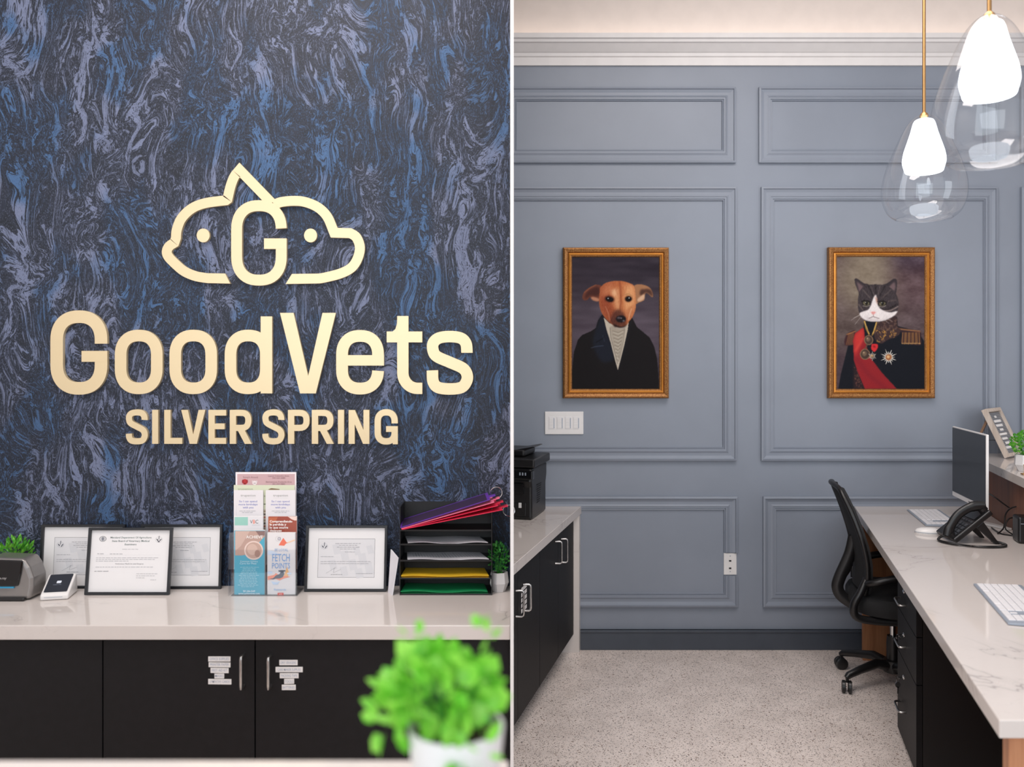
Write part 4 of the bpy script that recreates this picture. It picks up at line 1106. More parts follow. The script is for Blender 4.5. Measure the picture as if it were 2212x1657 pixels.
# ================================================================== PORTRAITS
class Canvas:
    def __init__(s, x0, y0, x1, y1, W=230):
        s.W = W; s.Hh = int(W*(y1-y0)/(x1-x0)); s.r = (x0, y0, x1, y1)
        xs = np.linspace(x0, x1, s.W); ys = np.linspace(y0, y1, s.Hh)
        s.X, s.Y = np.meshgrid(xs, ys); s.a = np.zeros((s.Hh, s.W, 3)); s.px = (x1-x0)/s.W
        s.rng = np.random.RandomState(3)
    def blur(s, m, r):
        r = r/s.px
        if r < .35: return m
        k = int(3*r)+1; g = np.exp(-0.5*(np.arange(-k, k+1)/r)**2); g /= g.sum()
        m = np.apply_along_axis(lambda v: np.convolve(np.pad(v, k, 'edge'), g, 'valid'), 0, m)
        return np.apply_along_axis(lambda v: np.convolve(np.pad(v, k, 'edge'), g, 'valid'), 1, m)
    def noise(s, sx, sy):
        return s.blur_aniso(s.rng.rand(s.Hh, s.W), sx, sy)
    def blur_aniso(s, m, sx, sy):
        for ax, r in ((1, sx/s.px), (0, sy/s.px)):
            if r < .3: continue
            k = int(3*r)+1; g = np.exp(-0.5*(np.arange(-k, k+1)/r)**2); g /= g.sum()
            m = np.apply_along_axis(lambda v: np.convolve(np.pad(v, k, 'reflect'), g, 'valid'), ax, m)
        m = (m-m.mean())/(m.std()+1e-9)
        return m
    def mask(s, pts):
        X, Y = s.X, s.Y; ins = np.zeros(X.shape, bool); n = len(pts)
        for i in range(n):
            x1, y1 = pts[i]; x2, y2 = pts[(i+1) % n]
            if y1 == y2: continue
            c = ((y1 > Y) != (y2 > Y)) & (X < (x2-x1)*(Y-y1)/(y2-y1)+x1)
            ins ^= c
        return ins.astype(float)
    def put(s, m, col, alpha=1.0):
        m = np.clip(m*alpha, 0, 1)[..., None]; s.a = s.a*(1-m)+np.array(col, float)*m
    def poly(s, pts, col, bl=3, alpha=1.0, clip=None, sm=True):
        if sm and len(pts) > 4: pts = cat(list(pts)+[pts[0]], 4)
        m = s.blur(s.mask(pts), bl)
        if clip is not None: m = m*clip
        s.put(m, col, alpha); return m
    def ell(s, cx, cy, rx, ry, col, bl=3, alpha=1.0, ang=0, clip=None):
        a = math.radians(ang); dx = s.X-cx; dy = s.Y-cy
        u = (dx*math.cos(a)+dy*math.sin(a))/rx; v = (-dx*math.sin(a)+dy*math.cos(a))/ry
        m = s.blur((u*u+v*v < 1).astype(float), bl)
        if clip is not None: m = m*clip
        s.put(m, col, alpha); return m
    def line(s, pts, w_, col, bl=2, alpha=1.0, clip=None):
        m = np.zeros(s.X.shape)
        for (x1, y1), (x2, y2) in zip(pts[:-1], pts[1:]):
            L = max(1e-6, (x2-x1)**2+(y2-y1)**2); t_ = np.clip(((s.X-x1)*(x2-x1)+(s.Y-y1)*(y2-y1))/L, 0, 1)
            d = np.hypot(s.X-x1-t_*(x2-x1), s.Y-y1-t_*(y2-y1)); m = np.maximum(m, np.clip((w_/2-d)/s.px+.5, 0, 1))
        m = s.blur(m, bl)
        if clip is not None: m = m*clip
        s.put(m, col, alpha); return m
    def tex(s, m, amt, sx=3, sy=3):
        s.a = s.a+(s.noise(sx, sy)*amt*m)[..., None]
    def build(s, x0, z0, x1, z1, y, parent):
        n, h = s.W, s.Hh
        xs = np.linspace(x0, x1, n); zs = np.linspace(z1, z0, h)
        XX, ZZ = np.meshgrid(xs, zs)
        co = np.stack([XX, np.full_like(XX, y), ZZ], -1).reshape(-1, 3)
        im = wm(parent).inverted(); co = co+np.array(im.translation)
        idx = np.arange(n*h).reshape(h, n)
        q = np.stack([idx[1:, :-1], idx[1:, 1:], idx[:-1, 1:], idx[:-1, :-1]], -1).reshape(-1, 4)
        me = bpy.data.meshes.new('canvas'); me.from_pydata(co.tolist(), [], q.tolist())
        a = np.clip(s.a/255, 0, 1); l = np.where(a <= .04045, a/12.92, ((a+.055)/1.055)**2.4)
        arr = np.ones((n*h, 4), np.float32); arr[:, :3] = l.reshape(-1, 3)
        at = me.color_attributes.new('Col', 'FLOAT_COLOR', 'POINT'); at.data.foreach_set('color', arr.ravel())
        me.materials.append(M['canvas'])
        o = bpy.data.objects.new('canvas', me); C.objects.link(o); o.parent = parent; return o

def dog():
    c = Canvas(205, 192, 1024, 1440)
    c.a[:] = (52, 45, 54)
    c.ell(620, 900, 520, 330, (86, 76, 86), 130, .9); c.ell(620, 250, 520, 200, (46, 40, 50), 90, .6)
    c.tex(np.ones(c.X.shape), 3.5, 60, 14)
    c.poly([(190, 1450), (200, 1330), (225, 1090), (262, 975), (300, 930), (385, 893), (430, 862), (450, 790), (490, 735), (560, 760), (700, 770), (770, 765), (815, 855), (880, 908), (935, 955), (975, 1035), (1003, 1150), (1015, 1300), (1022, 1450)], (21, 18, 20), 2, sm=False)
    c.poly([(440, 850), (492, 740), (560, 960), (600, 1150), (480, 1180), (400, 1000)], (26, 31, 44), 12, .8)
    c.line([(385, 1052), (430, 1038), (500, 1030)], 5, (84, 96, 120), 3, .8); c.line([(430, 1000), (500, 960), (508, 940)], 6, (8, 8, 12), 3, .9); c.line([(495, 935), (512, 990)], 4, (70, 84, 110), 3, .6)
    c.poly([(735, 860), (770, 775), (700, 1060), (650, 1250), (640, 1260)], (28, 31, 40), 8, .7)
    sh = c.poly([(503, 765), (560, 820), (700, 845), (738, 800), (728, 880), (700, 1010), (665, 1150), (636, 1262), (610, 1170), (568, 1000), (530, 880)], (186, 176, 160), 2, sm=False)
    c.poly([(565, 845), (700, 860), (690, 950), (660, 1110), (636, 1150), (590, 1010)], (150, 140, 126), 6, .7)
    for k in range(9):
        y = 890+k*34; c.line([(585+k*5, y), (640, y+18), (690-k*7, y-6)], 5, (104, 94, 84), 3, .7, sh); c.line([(590+k*5, y+12), (640, y+30), (684-k*7, y+6)], 5, (214, 206, 190), 3, .6, sh)
    c.line([(563, 860), (570, 950), (634, 1200)], 5, (90, 82, 76), 2, .8, sh); c.line([(698, 870), (690, 980), (645, 1180)], 4, (96, 88, 80), 2, .7, sh)
    # ears
    c.poly([(482, 462), (432, 455), (360, 488), (316, 530), (303, 578), (322, 603), (352, 596), (376, 570), (400, 600), (440, 612), (468, 602), (478, 540)], (104, 58, 44), 3)
    c.poly([(440, 470), (350, 520), (330, 590), (380, 555), (450, 560), (470, 500)], (60, 32, 30), 9, .85); c.poly([(380, 575), (400, 600), (450, 612), (462, 590), (410, 570)], (196, 140, 110), 5, .8)
    c.line([(430, 457), (375, 484), (322, 530)], 8, (150, 92, 66), 4, .7)
    c.poly([(788, 462), (830, 450), (892, 460), (942, 490), (966, 552), (955, 572), (905, 532), (886, 560), (882, 600), (832, 622), (798, 628)], (156, 110, 78), 3)
    c.poly([(850, 500), (940, 500), (960, 565), (900, 528), (860, 560), (840, 540)], (66, 42, 36), 8, .9); c.poly([(860, 555), (884, 545), (880, 590), (830, 615), (820, 590)], (214, 176, 146), 5, .85)
    # head
    hd_ = c.poly([(470, 482), (520, 440), (600, 420), (680, 421), (745, 440), (788, 468), (800, 540), (806, 620), (800, 690), (775, 755), (742, 800), (715, 838), (660, 856), (612, 848), (560, 812), (512, 762), (475, 695), (459, 612), (465, 545)], (178, 102, 62), 3)
    c.poly([(470, 482), (520, 440), (590, 430), (560, 560), (600, 700), (620, 830), (560, 812), (512, 762), (475, 695), (459, 612)], (140, 66, 42), 22, .85, hd_)
    c.poly([(700, 450), (788, 470), (800, 560), (790, 680), (735, 760), (700, 700), (690, 560)], (218, 158, 108), 18, .85, hd_)
    c.poly([(500, 470), (580, 440), (590, 520), (520, 560), (480, 560)], (206, 134, 92), 18, .6, hd_)
    c.poly([(590, 500), (640, 490), (650, 600), (650, 720), (600, 620)], (222, 168, 122), 14, .7, hd_); c.ell(600, 530, 26, 30, (232, 190, 150), 12, .6, 0, hd_)
    c.line([(650, 425), (662, 500), (664, 620), (655, 700)], 12, (128, 60, 36), 6, .7, hd_); c.line([(600, 440), (640, 560)], 8, (150, 78, 48), 6, .5, hd_); c.line([(720, 470), (690, 560)], 8, (160, 90, 54), 6, .5, hd_)
    c.poly([(600, 700), (650, 690), (700, 740), (715, 830), (660, 852), (600, 840), (560, 800)], (70, 38, 32), 12, .8, hd_)
    c.poly([(700, 700), (790, 640), (775, 750), (735, 800)], (176, 104, 66), 12, .7, hd_); c.line([(735, 790), (748, 730), (765, 680)], 7, (232, 196, 160), 4, .7, hd_)
    c.line([(520, 660), (545, 720), (562, 790)], 5, (220, 170, 140), 3, .6, hd_)
    c.ell(558, 590, 46, 30, (60, 28, 22), 7, .9, 12); c.ell(558, 592, 36, 23, (16, 10, 10), 3, 1, 12); c.ell(545, 584, 6, 5, (190, 190, 196), 2)
    c.ell(735, 588, 36, 30, (80, 44, 30), 6, .9, -8); c.ell(735, 590, 29, 24, (14, 9, 10), 3, 1); c.ell(742, 580, 7, 5, (210, 210, 214), 2)
    c.line([(705, 548), (740, 540), (768, 560)], 7, (150, 110, 70), 4, .7)
    c.ell(664, 778, 48, 33, (22, 17, 20), 4); c.ell(645, 768, 16, 9, (120, 110, 120), 5, .7); c.ell(690, 795, 10, 9, (150, 150, 158), 4, .6); c.ell(668, 770, 9, 5, (200, 200, 206), 3, .6)
    c.poly([(590, 820), (650, 846), (700, 842), (722, 820), (700, 858), (650, 862), (600, 848)], (24, 14, 14), 6, .9); c.line([(620, 860), (660, 872), (700, 858)], 8, (190, 180, 170), 4, .7)
    c.tex(hd_, 4, 1.5, 6); c.tex(np.ones(c.X.shape), 1.6, 1, 1)
    return c
def kitty():
    c = Canvas(172, 188, 1006, 1442)
    c.a[:] = (84, 70, 72)
    c.ell(470, 420, 300, 330, (126, 114, 98), 110, .95); c.ell(900, 420, 200, 280, (88, 68, 72), 90, .8); c.ell(240, 900, 200, 200, (92, 80, 74), 70, .6); c.ell(900, 220, 200, 90, (66, 56, 72), 60, .6); c.ell(230, 1300, 120, 260, (62, 48, 54), 60, .8)
    c.tex(np.ones(c.X.shape), 5, 40, 26); c.tex(np.ones(c.X.shape), 2.5, 10, 6)
    c.poly([(185, 1450), (212, 1300), (250, 1150), (282, 1020), (330, 930), (425, 862), (436, 800), (720, 752), (744, 760), (752, 845), (880, 880), (965, 930), (1000, 985), (1010, 1100), (1010, 1450)], (17, 20, 28), 3, sm=False)
    c.poly([(330, 1180), (370, 1290), (440, 1442), (330, 1442)], (48, 32, 34), 8, .8)
    for k in range(36):
        x, y = 340+c.rng.rand()*70, 1230+c.rng.rand()*200; c.ell(x, y, 9, 5, (96, 62, 54), 2, .7, c.rng.rand()*180)
    # epaulettes
    c.poly([(250, 1028), (244, 990), (262, 930), (300, 900), (352, 888), (336, 1000), (300, 1030)], (60, 36, 38), 4)
    for k in range(11): c.line([(285+k*5, 912), (258+k*8, 1022)], 4, (150, 104, 62) if k % 2 else (92, 56, 44), 2, .9)
    c.line([(268, 925), (350, 895)], 9, (160, 112, 70), 3, .9)
    c.poly([(770, 880), (880, 878), (966, 900), (975, 960), (970, 1025), (880, 1020), (782, 1004), (790, 930)], (50, 34, 38), 4)
    for k in range(15): c.line([(800+k*11, 908), (792+k*12, 1008+4*(k % 3))], 6, (166, 118, 64) if k % 3 != 1 else (84, 54, 44), 2, .9); c.ell(795+k*12, 1010, 5, 6, (190, 150, 96), 2, .8)
    c.line([(750, 868), (870, 886), (962, 900)], 16, (110, 72, 54), 4, .9); c.line([(780, 876), (960, 892)], 5, (176, 130, 80), 2, .8)
    # collar embroidery
    co = c.poly([(545, 810), (640, 790), (735, 752), (750, 850), (780, 890), (745, 940), (660, 975), (600, 1010), (545, 985), (525, 920), (548, 860)], (58, 42, 42), 4)
    for k in range(110):
        x, y = 530+c.rng.rand()*240, 780+c.rng.rand()*230; g = c.rng.rand()
        c.ell(x, y, 13, 5, (170, 124, 62) if (g > .55 and y > 880) else (92, 70, 62), 2, .8, c.rng.rand()*180, co)
    c.line([(436, 800), (452, 870), (480, 925)], 12, (170, 126, 58), 3, .9); c.line([(552, 800), (535, 880), (510, 930)], 12, (170, 126, 58), 3, .9)
    for k in range(10): c.ell(438+k*4.5, 806+k*12, 5, 5, (226, 186, 104), 2, .9); c.ell(552-k*4, 806+k*12, 5, 5, (226, 186, 104), 2, .9)
    # sash
    sa = c.poly([(328, 985), (345, 915), (425, 857), (432, 880), (440, 960), (462, 1060), (505, 1160), (600, 1285), (745, 1442), (440, 1442), (375, 1290), (335, 1170)], (136, 32, 38), 3, sm=False)
    c.poly([(335, 970), (350, 920), (420, 865), (430, 940), (380, 1060), (345, 1130)], (190, 52, 48), 14, .9, sa); c.line([(350, 1080), (425, 960)], 16, (214, 84, 70), 8, .5, sa); c.line([(360, 1150), (470, 1300), (640, 1442)], 26, (110, 26, 38), 16, .6, sa)
    c.poly([(505, 1015), (560, 1018), (560, 1055), (530, 1090), (500, 1060)], (196, 44, 48), 3); c.ell(530, 1040, 14, 10, (120, 22, 30), 4, .8, 30)
    for cx, cy, r in ((476, 978, 43), (441, 1112, 48)):
        c.ell(cx, cy, r, r+4, (128, 100, 76), 2); c.ell(cx, cy, r-8, r-4, (64, 50, 44), 3); c.ell(cx-6, cy-6, r*.45, r*.5, (120, 98, 78), 5, .8); c.ell(cx-12, cy-16, 6, 8, (190, 164, 130), 3, .8)
    c.line([(465, 1020), (440, 1062)], 10, (90, 74, 58), 3)
    def star(cx, cy, r, n, col, cc):
        for k in range(n):
            a = 2*PI*k/n; rr = r*(1 if k % 2 else .74); a2 = a+PI/2
            c.poly([(cx+math.cos(a)*rr, cy+math.sin(a)*rr), (cx+math.cos(a2)*r*.13, cy+math.sin(a2)*r*.13), (cx-math.cos(a2)*r*.13, cy-math.sin(a2)*r*.13)], col, 1.5, .95, sm=False)
        c.ell(cx, cy, r*.36, r*.36, cc, 3); c.ell(cx-4, cy-4, r*.18, r*.18, (210, 170, 120), 3)
    star(510, 1130, 48, 12, (196, 188, 176), (110, 90, 70)); star(665, 1140, 82, 16, (206, 200, 190), (150, 92, 56))
    # head
    for pts, inn in (([(341, 402), (352, 394), (372, 400), (430, 440), (480, 462), (400, 570), (378, 520), (350, 450)], [(360, 420), (400, 450), (430, 480), (392, 530), (372, 470)]),
                     ([(741, 404), (725, 396), (705, 402), (650, 440), (600, 470), (700, 570), (735, 530), (745, 450)], [(722, 425), (690, 450), (662, 490), (705, 530), (730, 480)])):
        c.poly(pts, (50, 44, 48), 3); c.poly(inn, (108, 88, 90), 7, .9)
    hd_ = c.poly([(388, 520), (430, 465), (470, 456), (540, 450), (610, 456), (660, 468), (715, 510), (748, 570), (762, 640), (748, 700), (716, 745), (640, 788), (560, 804), (480, 800), (420, 775), (386, 722), (373, 650), (376, 580)], (58, 51, 54), 3)
    for pts, w_, col in (([(470, 460), (520, 560)], 10, (30, 26, 28)), ([(540, 452), (545, 540)], 12, (32, 27, 28)), ([(630, 462), (580, 560)], 10, (30, 26, 28)), ([(420, 500), (490, 580)], 7, (112, 100, 96)), ([(690, 500), (600, 580)], 7, (100, 88, 84)), ([(500, 470), (530, 560)], 5, (110, 98, 94)), ([(585, 462), (565, 550)], 6, (104, 92, 88)), ([(745, 640), (650, 690), (600, 690)], 14, (34, 28, 30)), ([(755, 660), (680, 700), (620, 700)], 8, (176, 156, 146)), ([(740, 600), (660, 610)], 8, (96, 82, 78)), ([(380, 640), (420, 690)], 9, (110, 96, 92))):
        c.line(pts, w_, col, 4, .8, hd_)
    wh = c.poly([(545, 548), (556, 590), (566, 650), (600, 690), (680, 716), (748, 702), (720, 745), (640, 788), (560, 803), (480, 799), (420, 775), (388, 728), (420, 708), (470, 690), (496, 650), (512, 600), (530, 560)], (222, 214, 212), 4)
    c.poly([(440, 740), (500, 775), (600, 790), (700, 745), (640, 790), (560, 806), (470, 800)], (176, 164, 166), 12, .6, wh); c.poly([(535, 560), (556, 590), (566, 650), (550, 620)], (150, 90, 66), 6, .8)
    for cx, cy, an in ((452, 628, 8), (604, 632, -10)):
        c.ell(cx, cy, 40, 27, (22, 18, 18), 4, .95, an); c.ell(cx, cy+2, 32, 19, (98, 92, 72), 3, 1, an); c.ell(cx+3, cy, 13, 17, (24, 22, 20), 2); c.ell(cx-4, cy-6, 4, 3, (220, 220, 214), 1.5)
        c.line([(cx-44, cy-18), (cx, cy-26), (cx+42, cy-12)], 9, (24, 20, 20), 3, .9); c.line([(cx-30, cy+26), (cx+4, cy+32), (cx+34, cy+20)], 6, (176, 166, 150), 3, .8)
    c.poly([(494, 712), (520, 706), (546, 712), (528, 736), (514, 738)], (216, 150, 146), 3, sm=False); c.line([(521, 738), (521, 756)], 4, (110, 80, 80), 2); c.line([(480, 772), (505, 760), (521, 756), (545, 764), (575, 774)], 5, (96, 78, 78), 2.5, .9)
    for a, b in (((410, 725), (310, 790)), ((408, 735), (330, 770)), ((412, 745), (345, 830)), ((600, 770), (670, 820)), ((620, 760), (700, 800))): c.line([a, b], 3, (200, 194, 188), 1.5, .6)
    c.tex(hd_, 5, 1.5, 5); c.tex(np.ones(c.X.shape), 1.8, 1, 1)
    return c
def portrait(label, x0, y0, x1, y1, cv):
    def w_(px, py): return ((px-CX)/F*4.47, H-(py-CY)/F*4.47)
    X0, Z1 = w_(x0, y0); X1, Z0 = w_(x1, y1)
    t = thing('framed_portrait', label, 'picture', ((X0+X1)/2, YB-.01, Z0), 0, 'animal portraits in gilt frames')
    pa = [(0, 0), (0, .024), (.003, .030), (.010, .033), (.024, .028), (.030, .020), (.0305, .020)]
    pb = [(.0305, .012), (.0305, .024), (.036, .027), (.041, .022), (.0415, .017)]
    pc = [(.0415, .012), (.0415, .018), (.046, .017), (.050, .012), (.050, .008)]
    for nm, pr, mt in (('outer_moulding', pa, 'gilt'), ('inner_fillet', pb, 'gilt_smooth'), ('sight_edge', pc, 'gilt')):
        c = MB(); R = [[(X0+q, YB-.004-h, Z1-q), (X1-q, YB-.004-h, Z1-q), (X1-q, YB-.004-h, Z0+q), (X0+q, YB-.004-h, Z0+q)] for q, h in pr]
        for i in range(len(pr)-1):
            for k in range(4):
                j = (k+1) % 4; c.add([R[i][k], R[i][j], R[i+1][j], R[i+1][k]], [(0, 1, 2, 3)])
        c.build(nm, M[mt], t)
    # little carved beads along the outer edge
    MB().box(X0+.002, YB-.012, Z0+.002, X1-.002, YB-.001, Z1-.002).build('backing', M['black_frame'], t)
    cv.build(X0+.049, Z0+.049, X1-.049, Z1-.049, YB-.0145, t)
portrait('gilt framed painting of a brown dog in a dark coat and cravat', 1216, 534.5, 1445, 860.5, dog())
portrait('gilt framed painting of a grey and white cat with a red sash', 1790, 534, 2020, 860.5, kitty())

# ================================================================== PENDANTS
def pendant(label, px, d, py_top, py_bot, wpx):
    x = (px-CX)/F*d; zt = H-(py_top-CY)/F*d; zb = H-(py_bot-CY)/F*d
    R = wpx/2/F*d; hh = zt-zb
    t = thing('pendant_lamp', label, 'pendant lamp', (x, d, zt), 0, 'teardrop glass pendants')
    gp = [(.10, 1.0), (.20, .985), (.30, .955), (.42, .90), (.56, .80), (.70, .68), (.84, .55), (.95, .42), (1.0, .30), (.985, .19), (.90, .09), (.78, .03), (.66, .0)]
    pr = [(r*R, zb+z*hh) for r, z in gp]
    # resample smoothly
    pr = cat(pr, 5)
    MB().lathe(pr, 56, Matrix.Translation((x, d, 0)), caps=False).build('glass_shade', M['glass'], t, smooth=True)
    MB().tube([(x+pr[-1][0]*math.cos(2*PI*i/48), d+pr[-1][0]*math.sin(2*PI*i/48), zb) for i in range(48)], .0022, 6, closed=True).build('glass_rim', M['acrylic'], t, smooth=True)
    ip = [(r_*.95, .435+(z_-.39)*.922) for r_, z_ in [(.03, .97), (.20, .955), (.27, .92), (.34, .82), (.42, .72), (.50, .62), (.535, .54), (.53, .50), (.49, .44), (.45, .405), (.30, .395), (.05, .39)]]
    ipr = cat([(r*R, zb+z*hh) for r, z in ip], 4)
    MB().lathe(ipr, 40, Matrix.Translation((x, d, 0))).build('inner_diffuser', M['lamp'], t, smooth=True)
    MB().lathe([(.011, zt-.012), (.016, zt-.004), (.014, zt+.004), (.006, zt+.012)], 20, Matrix.Translation((x, d, 0))).build('cap', M['brass'], t, smooth=True)
    MB().tube([(x, d, zt), (x, d, 3.68)], .006, 12).build('rod', M['brass'], t, smooth=True)
    MB().lathe([(.06, 3.675), (.06, 3.699)], 24, Matrix.Translation((x, d, 0))).build('ceiling_rose', M['brass'], t)
pendant('smaller looking, farther teardrop glass pendant lamp on a brass rod', 1996, 3.18, 249, 472, 170)
pendant('nearer teardrop glass pendant lamp cut by the right edge', 2137, 2.33, 34, 352, 232)

# ================================================================== DESK
o = MB().sbox(1.8475, 2.51, 1.846, YB-.001, HT-.041, HT).build('desk_worktop', M['marble'], bevel=.003)
tag(o, 'white marble desk top running from the grey wall to the lower right', 'worktop')
o = MB().sbox(2.511, 2.58, 1.80, YB-.001, 0, 1.0165).build('backing_panel', M['wood_brown'])
tag(o, 'brown wood panel rising behind the desk under the raised ledge', 'panel')
o = MB().sbox(2.46, 2.90, 1.78, YB-.001, 1.017, 1.058).build('raised_ledge', M['marble'], bevel=.002)
tag(o, 'raised white marble ledge above the desk carrying the letter board', 'shelf')
o = MB().sbox(1.872, 2.505, 4.33, 4.37, 0, HT-.0415).build('leg_panel', M['wood_orange'])
tag(o, 'orange wood leg panel under the far end of the desk, behind the chair', 'panel')
o = MB().sbox(1.885, 2.505, 1.90, 1.945, 0, HT-.0415).build('leg_panel', M['wood_orange'])
tag(o, 'light wood leg panel under the near corner of the desk, lower right', 'panel')

# drawer pedestal
px0 = 1.909
t = thing('drawer_pedestal', 'black three-drawer pedestal with steel handles under the desk', 'drawer unit', (SX(2.1, 3.3), 3.3, 0))
MB().sbox(px0+.025, 2.42, 3.10, 3.50, .02, HT-.042).build('body', M['black_lam2'], t)
MB().sbox(px0+.05, 2.40, 3.13, 3.47, 0, .0195).build('plinth', M['black_lam2'], t)
for (za, zb_, hz_, lz) in ((.535, .728, .590, .637), (.357, .531, .424, .462), (.025, .353, .166, .292)):
    dr = MB().sbox(px0, px0+.023, 3.10, 3.50, za, zb_).build('drawer', M['black_lam'], t, bevel=.001)
    ya, yb = 3.31, 3.42
    X = lambda e, y: SX(px0-e, y)
    MB().tube([(X(0, ya), ya, hz_), (X(.020, ya), ya, hz_), (X(.026, ya+.006), ya+.006, hz_), (X(.028, ya+.014), ya+.014, hz_), (X(.028, yb-.014), yb-.014, hz_), (X(.026, yb-.006), yb-.006, hz_), (X(.020, yb), yb, hz_), (X(0, yb), yb, hz_)], .0042, 10).build('handle', M['steel'], dr, smooth=True)
    yl = 3.345
    mt = Matrix.Translation((X(.0, yl), yl, lz)) @ Matrix.Rotation(-PI/2, 4, 'Y')
    MB().lathe([(.009, 0), (.009, .003), (.006, .005)], 16, mt).build('lock', M['chrome'], dr)
def key(label, yl, lz, hang):
    X = lambda e: SX(px0-e, yl)
    t = thing('key', label, 'key', (X(.006), yl, lz), 0)
    MB().box(X(.026), yl-.001, lz-.002, X(.005), yl+.001, lz+.002).build('blade', M['chrome'], t)
    z = lz-.018
    if hang:
        c = MB().prism([(X(.026)+.011*math.cos(2*PI*i/18), z-.012+.012*math.sin(2*PI*i/18)) for i in range(18)], yl-.001, yl+.001, lambda u, v, w_: Vector((u, w_, v)))
        c.prism([(X(.029), z-.02), (X(.023), z-.02), (X(.023), z-.045), (X(.026), z-.05), (X(.029), z-.045)], yl-.001, yl+.001, lambda u, v, w_: Vector((u, w_, v)))
        c.build('hanging_key', M['chrome'], t)
    MB().tube([(X(.026)+.006*math.cos(2*PI*i/14), yl, lz-.008+.010*math.sin(2*PI*i/14)) for i in range(14)], .0011, 5, closed=True).build('ring', M['chrome'], t)
key('silver key hanging from the lock of the bottom drawer', 3.345, .292, True)
key('silver key ring in the lock of the middle drawer, black fob', 3.345, .462, False)

# ---------------------------------------------------------------- office chair
t = thing('office_chair', 'black mesh-back office chair on castors tucked against the desk', 'chair', (1.829, 4.0, 0), math.radians(-13))
def TB(name, pts, r, mat, n=10, sq=1.0, par=None):
    return MB().tube(cat(pts, 6), r, n, sq=sq).build(name, M[mat], par or t, world=False, smooth=True)
# seat
c = MB(); n = 28; rows = [(.88, .375), (.97, .385), (1.0, .41), (1.0, .44), (.95, .462), (.80, .472), (.4, .474)]
for rr_, z in rows:
    for i in range(n):
        a = 2*PI*i/n; cs, sn = math.cos(a), math.sin(a)
        c.v.append((.03+.235*rr_*math.copysign(abs(cs)**.6, cs), .235*rr_*math.copysign(abs(sn)**.6, sn), z-.02*rr_*(cs > .6)))
for j in range(len(rows)-1):
    for i in range(n): c.f.append((j*n+i, j*n+(i+1) % n, (j+1)*n+(i+1) % n, (j+1)*n+i)); c.c.append(None)
c.f.append(tuple(range(n))[::-1]); c.c.append(None); c.f.append(tuple((len(rows)-1)*n+i for i in range(n))); c.c.append(None)
c.build('seat', M['black_fabric'], t, world=False, smooth=True)
# back: curved shell
prof = [(-.150, .47, .16), (-.145, .54, .19), (-.147, .62, .20), (-.162, .70, .20), (-.186, .78, .19), (-.215, .86, .17), (-.243, .925, .14), (-.256, .955, .10)]
prof = [(a, b, w_) for (a, b), w_ in zip([p[:2] for p in prof], [p[2] for p in prof])]
c = MB(); m_ = 13
for off in (0, -.014):
    for x, z, hw in prof:
        for i in range(m_):
            v = -1+2*i/(m_-1); c.v.append((x+off-.035*(1-v*v)+.02, v*hw, z+.012*(1-v*v)))
q = len(prof)*m_
for s_ in (0, 1):
    for j in range(len(prof)-1):
        for i in range(m_-1):
            a = s_*q+j*m_+i; f = (a, a+1, a+m_+1, a+m_); c.f.append(f if s_ else f[::-1]); c.c.append(None)
def rim(a, b): c.f.append((a, b, b+q, a+q)); c.c.append(None)
for i in range(m_-1): rim(i, i+1); rim((len(prof)-1)*m_+i+1, (len(prof)-1)*m_+i)
for j in range(len(prof)-1): rim((j+1)*m_, j*m_); rim(j*m_+m_-1, (j+1)*m_+m_-1)
c.build('backrest', M['black_fabric'], t, world=False, smooth=True)
edge = [(x-.004, hw*1.0, z) for x, z, hw in prof]+[(x-.024, 0, z+.012) for x, z, hw in prof[-1:]]+[(x-.004, -hw, z) for x, z, hw in reversed(prof)]
TB('back_frame', edge, .012, 'black_plastic')
TB('back_support', [(-.175, 0, .71), (-.195, 0, .62), (-.243, 0, .50), (-.25, 0, .45), (-.225, 0, .41), (-.15, 0, .37), (-.05, 0, .355)], .018, 'black_plastic', 10, 1.6)
for s_ in (1, -1):
    TB('armrest', [(-.15, .19*s_, .53), (-.12, .225*s_, .545), (-.02, .235*s_, .575), (.14, .235*s_, .585), (.18, .23*s_, .565), (.16, .225*s_, .49), (.11, .22*s_, .40), (.02, .19*s_, .365)], .016, 'black_plastic', 10, 1.3)
    TB('side_frame', [(-.15, .18*s_, .55), (-.18, .20*s_, .49), (-.21, .205*s_, .43), (-.195, .2*s_, .375), (-.10, .19*s_, .36), (.05, .19*s_, .362)], .018, 'black_plastic')
MB().box(-.11, -.09, .33, .12, .09, .374).build('tilt_mechanism', M['black_plastic'], t, world=False, bevel=.01)
TB('lever', [(.02, -.08, .35), (.03, -.2, .345), (.04, -.27, .335)], .005, 'black_plastic')
MB().lathe([(.028, .085), (.03, .2), (.027, .24)], 20).build('column_sleeve', M['black_plastic'], t, world=False, smooth=True)
MB().lathe([(.014, .24), (.014, .335)], 16).build('gas_lift', M['chrome'], t, world=False, smooth=True)
MB().lathe([(.045, .07), (.05, .09), (.045, .125), (.03, .13)], 24).build('hub', M['black_plastic'], t, world=False, smooth=True)
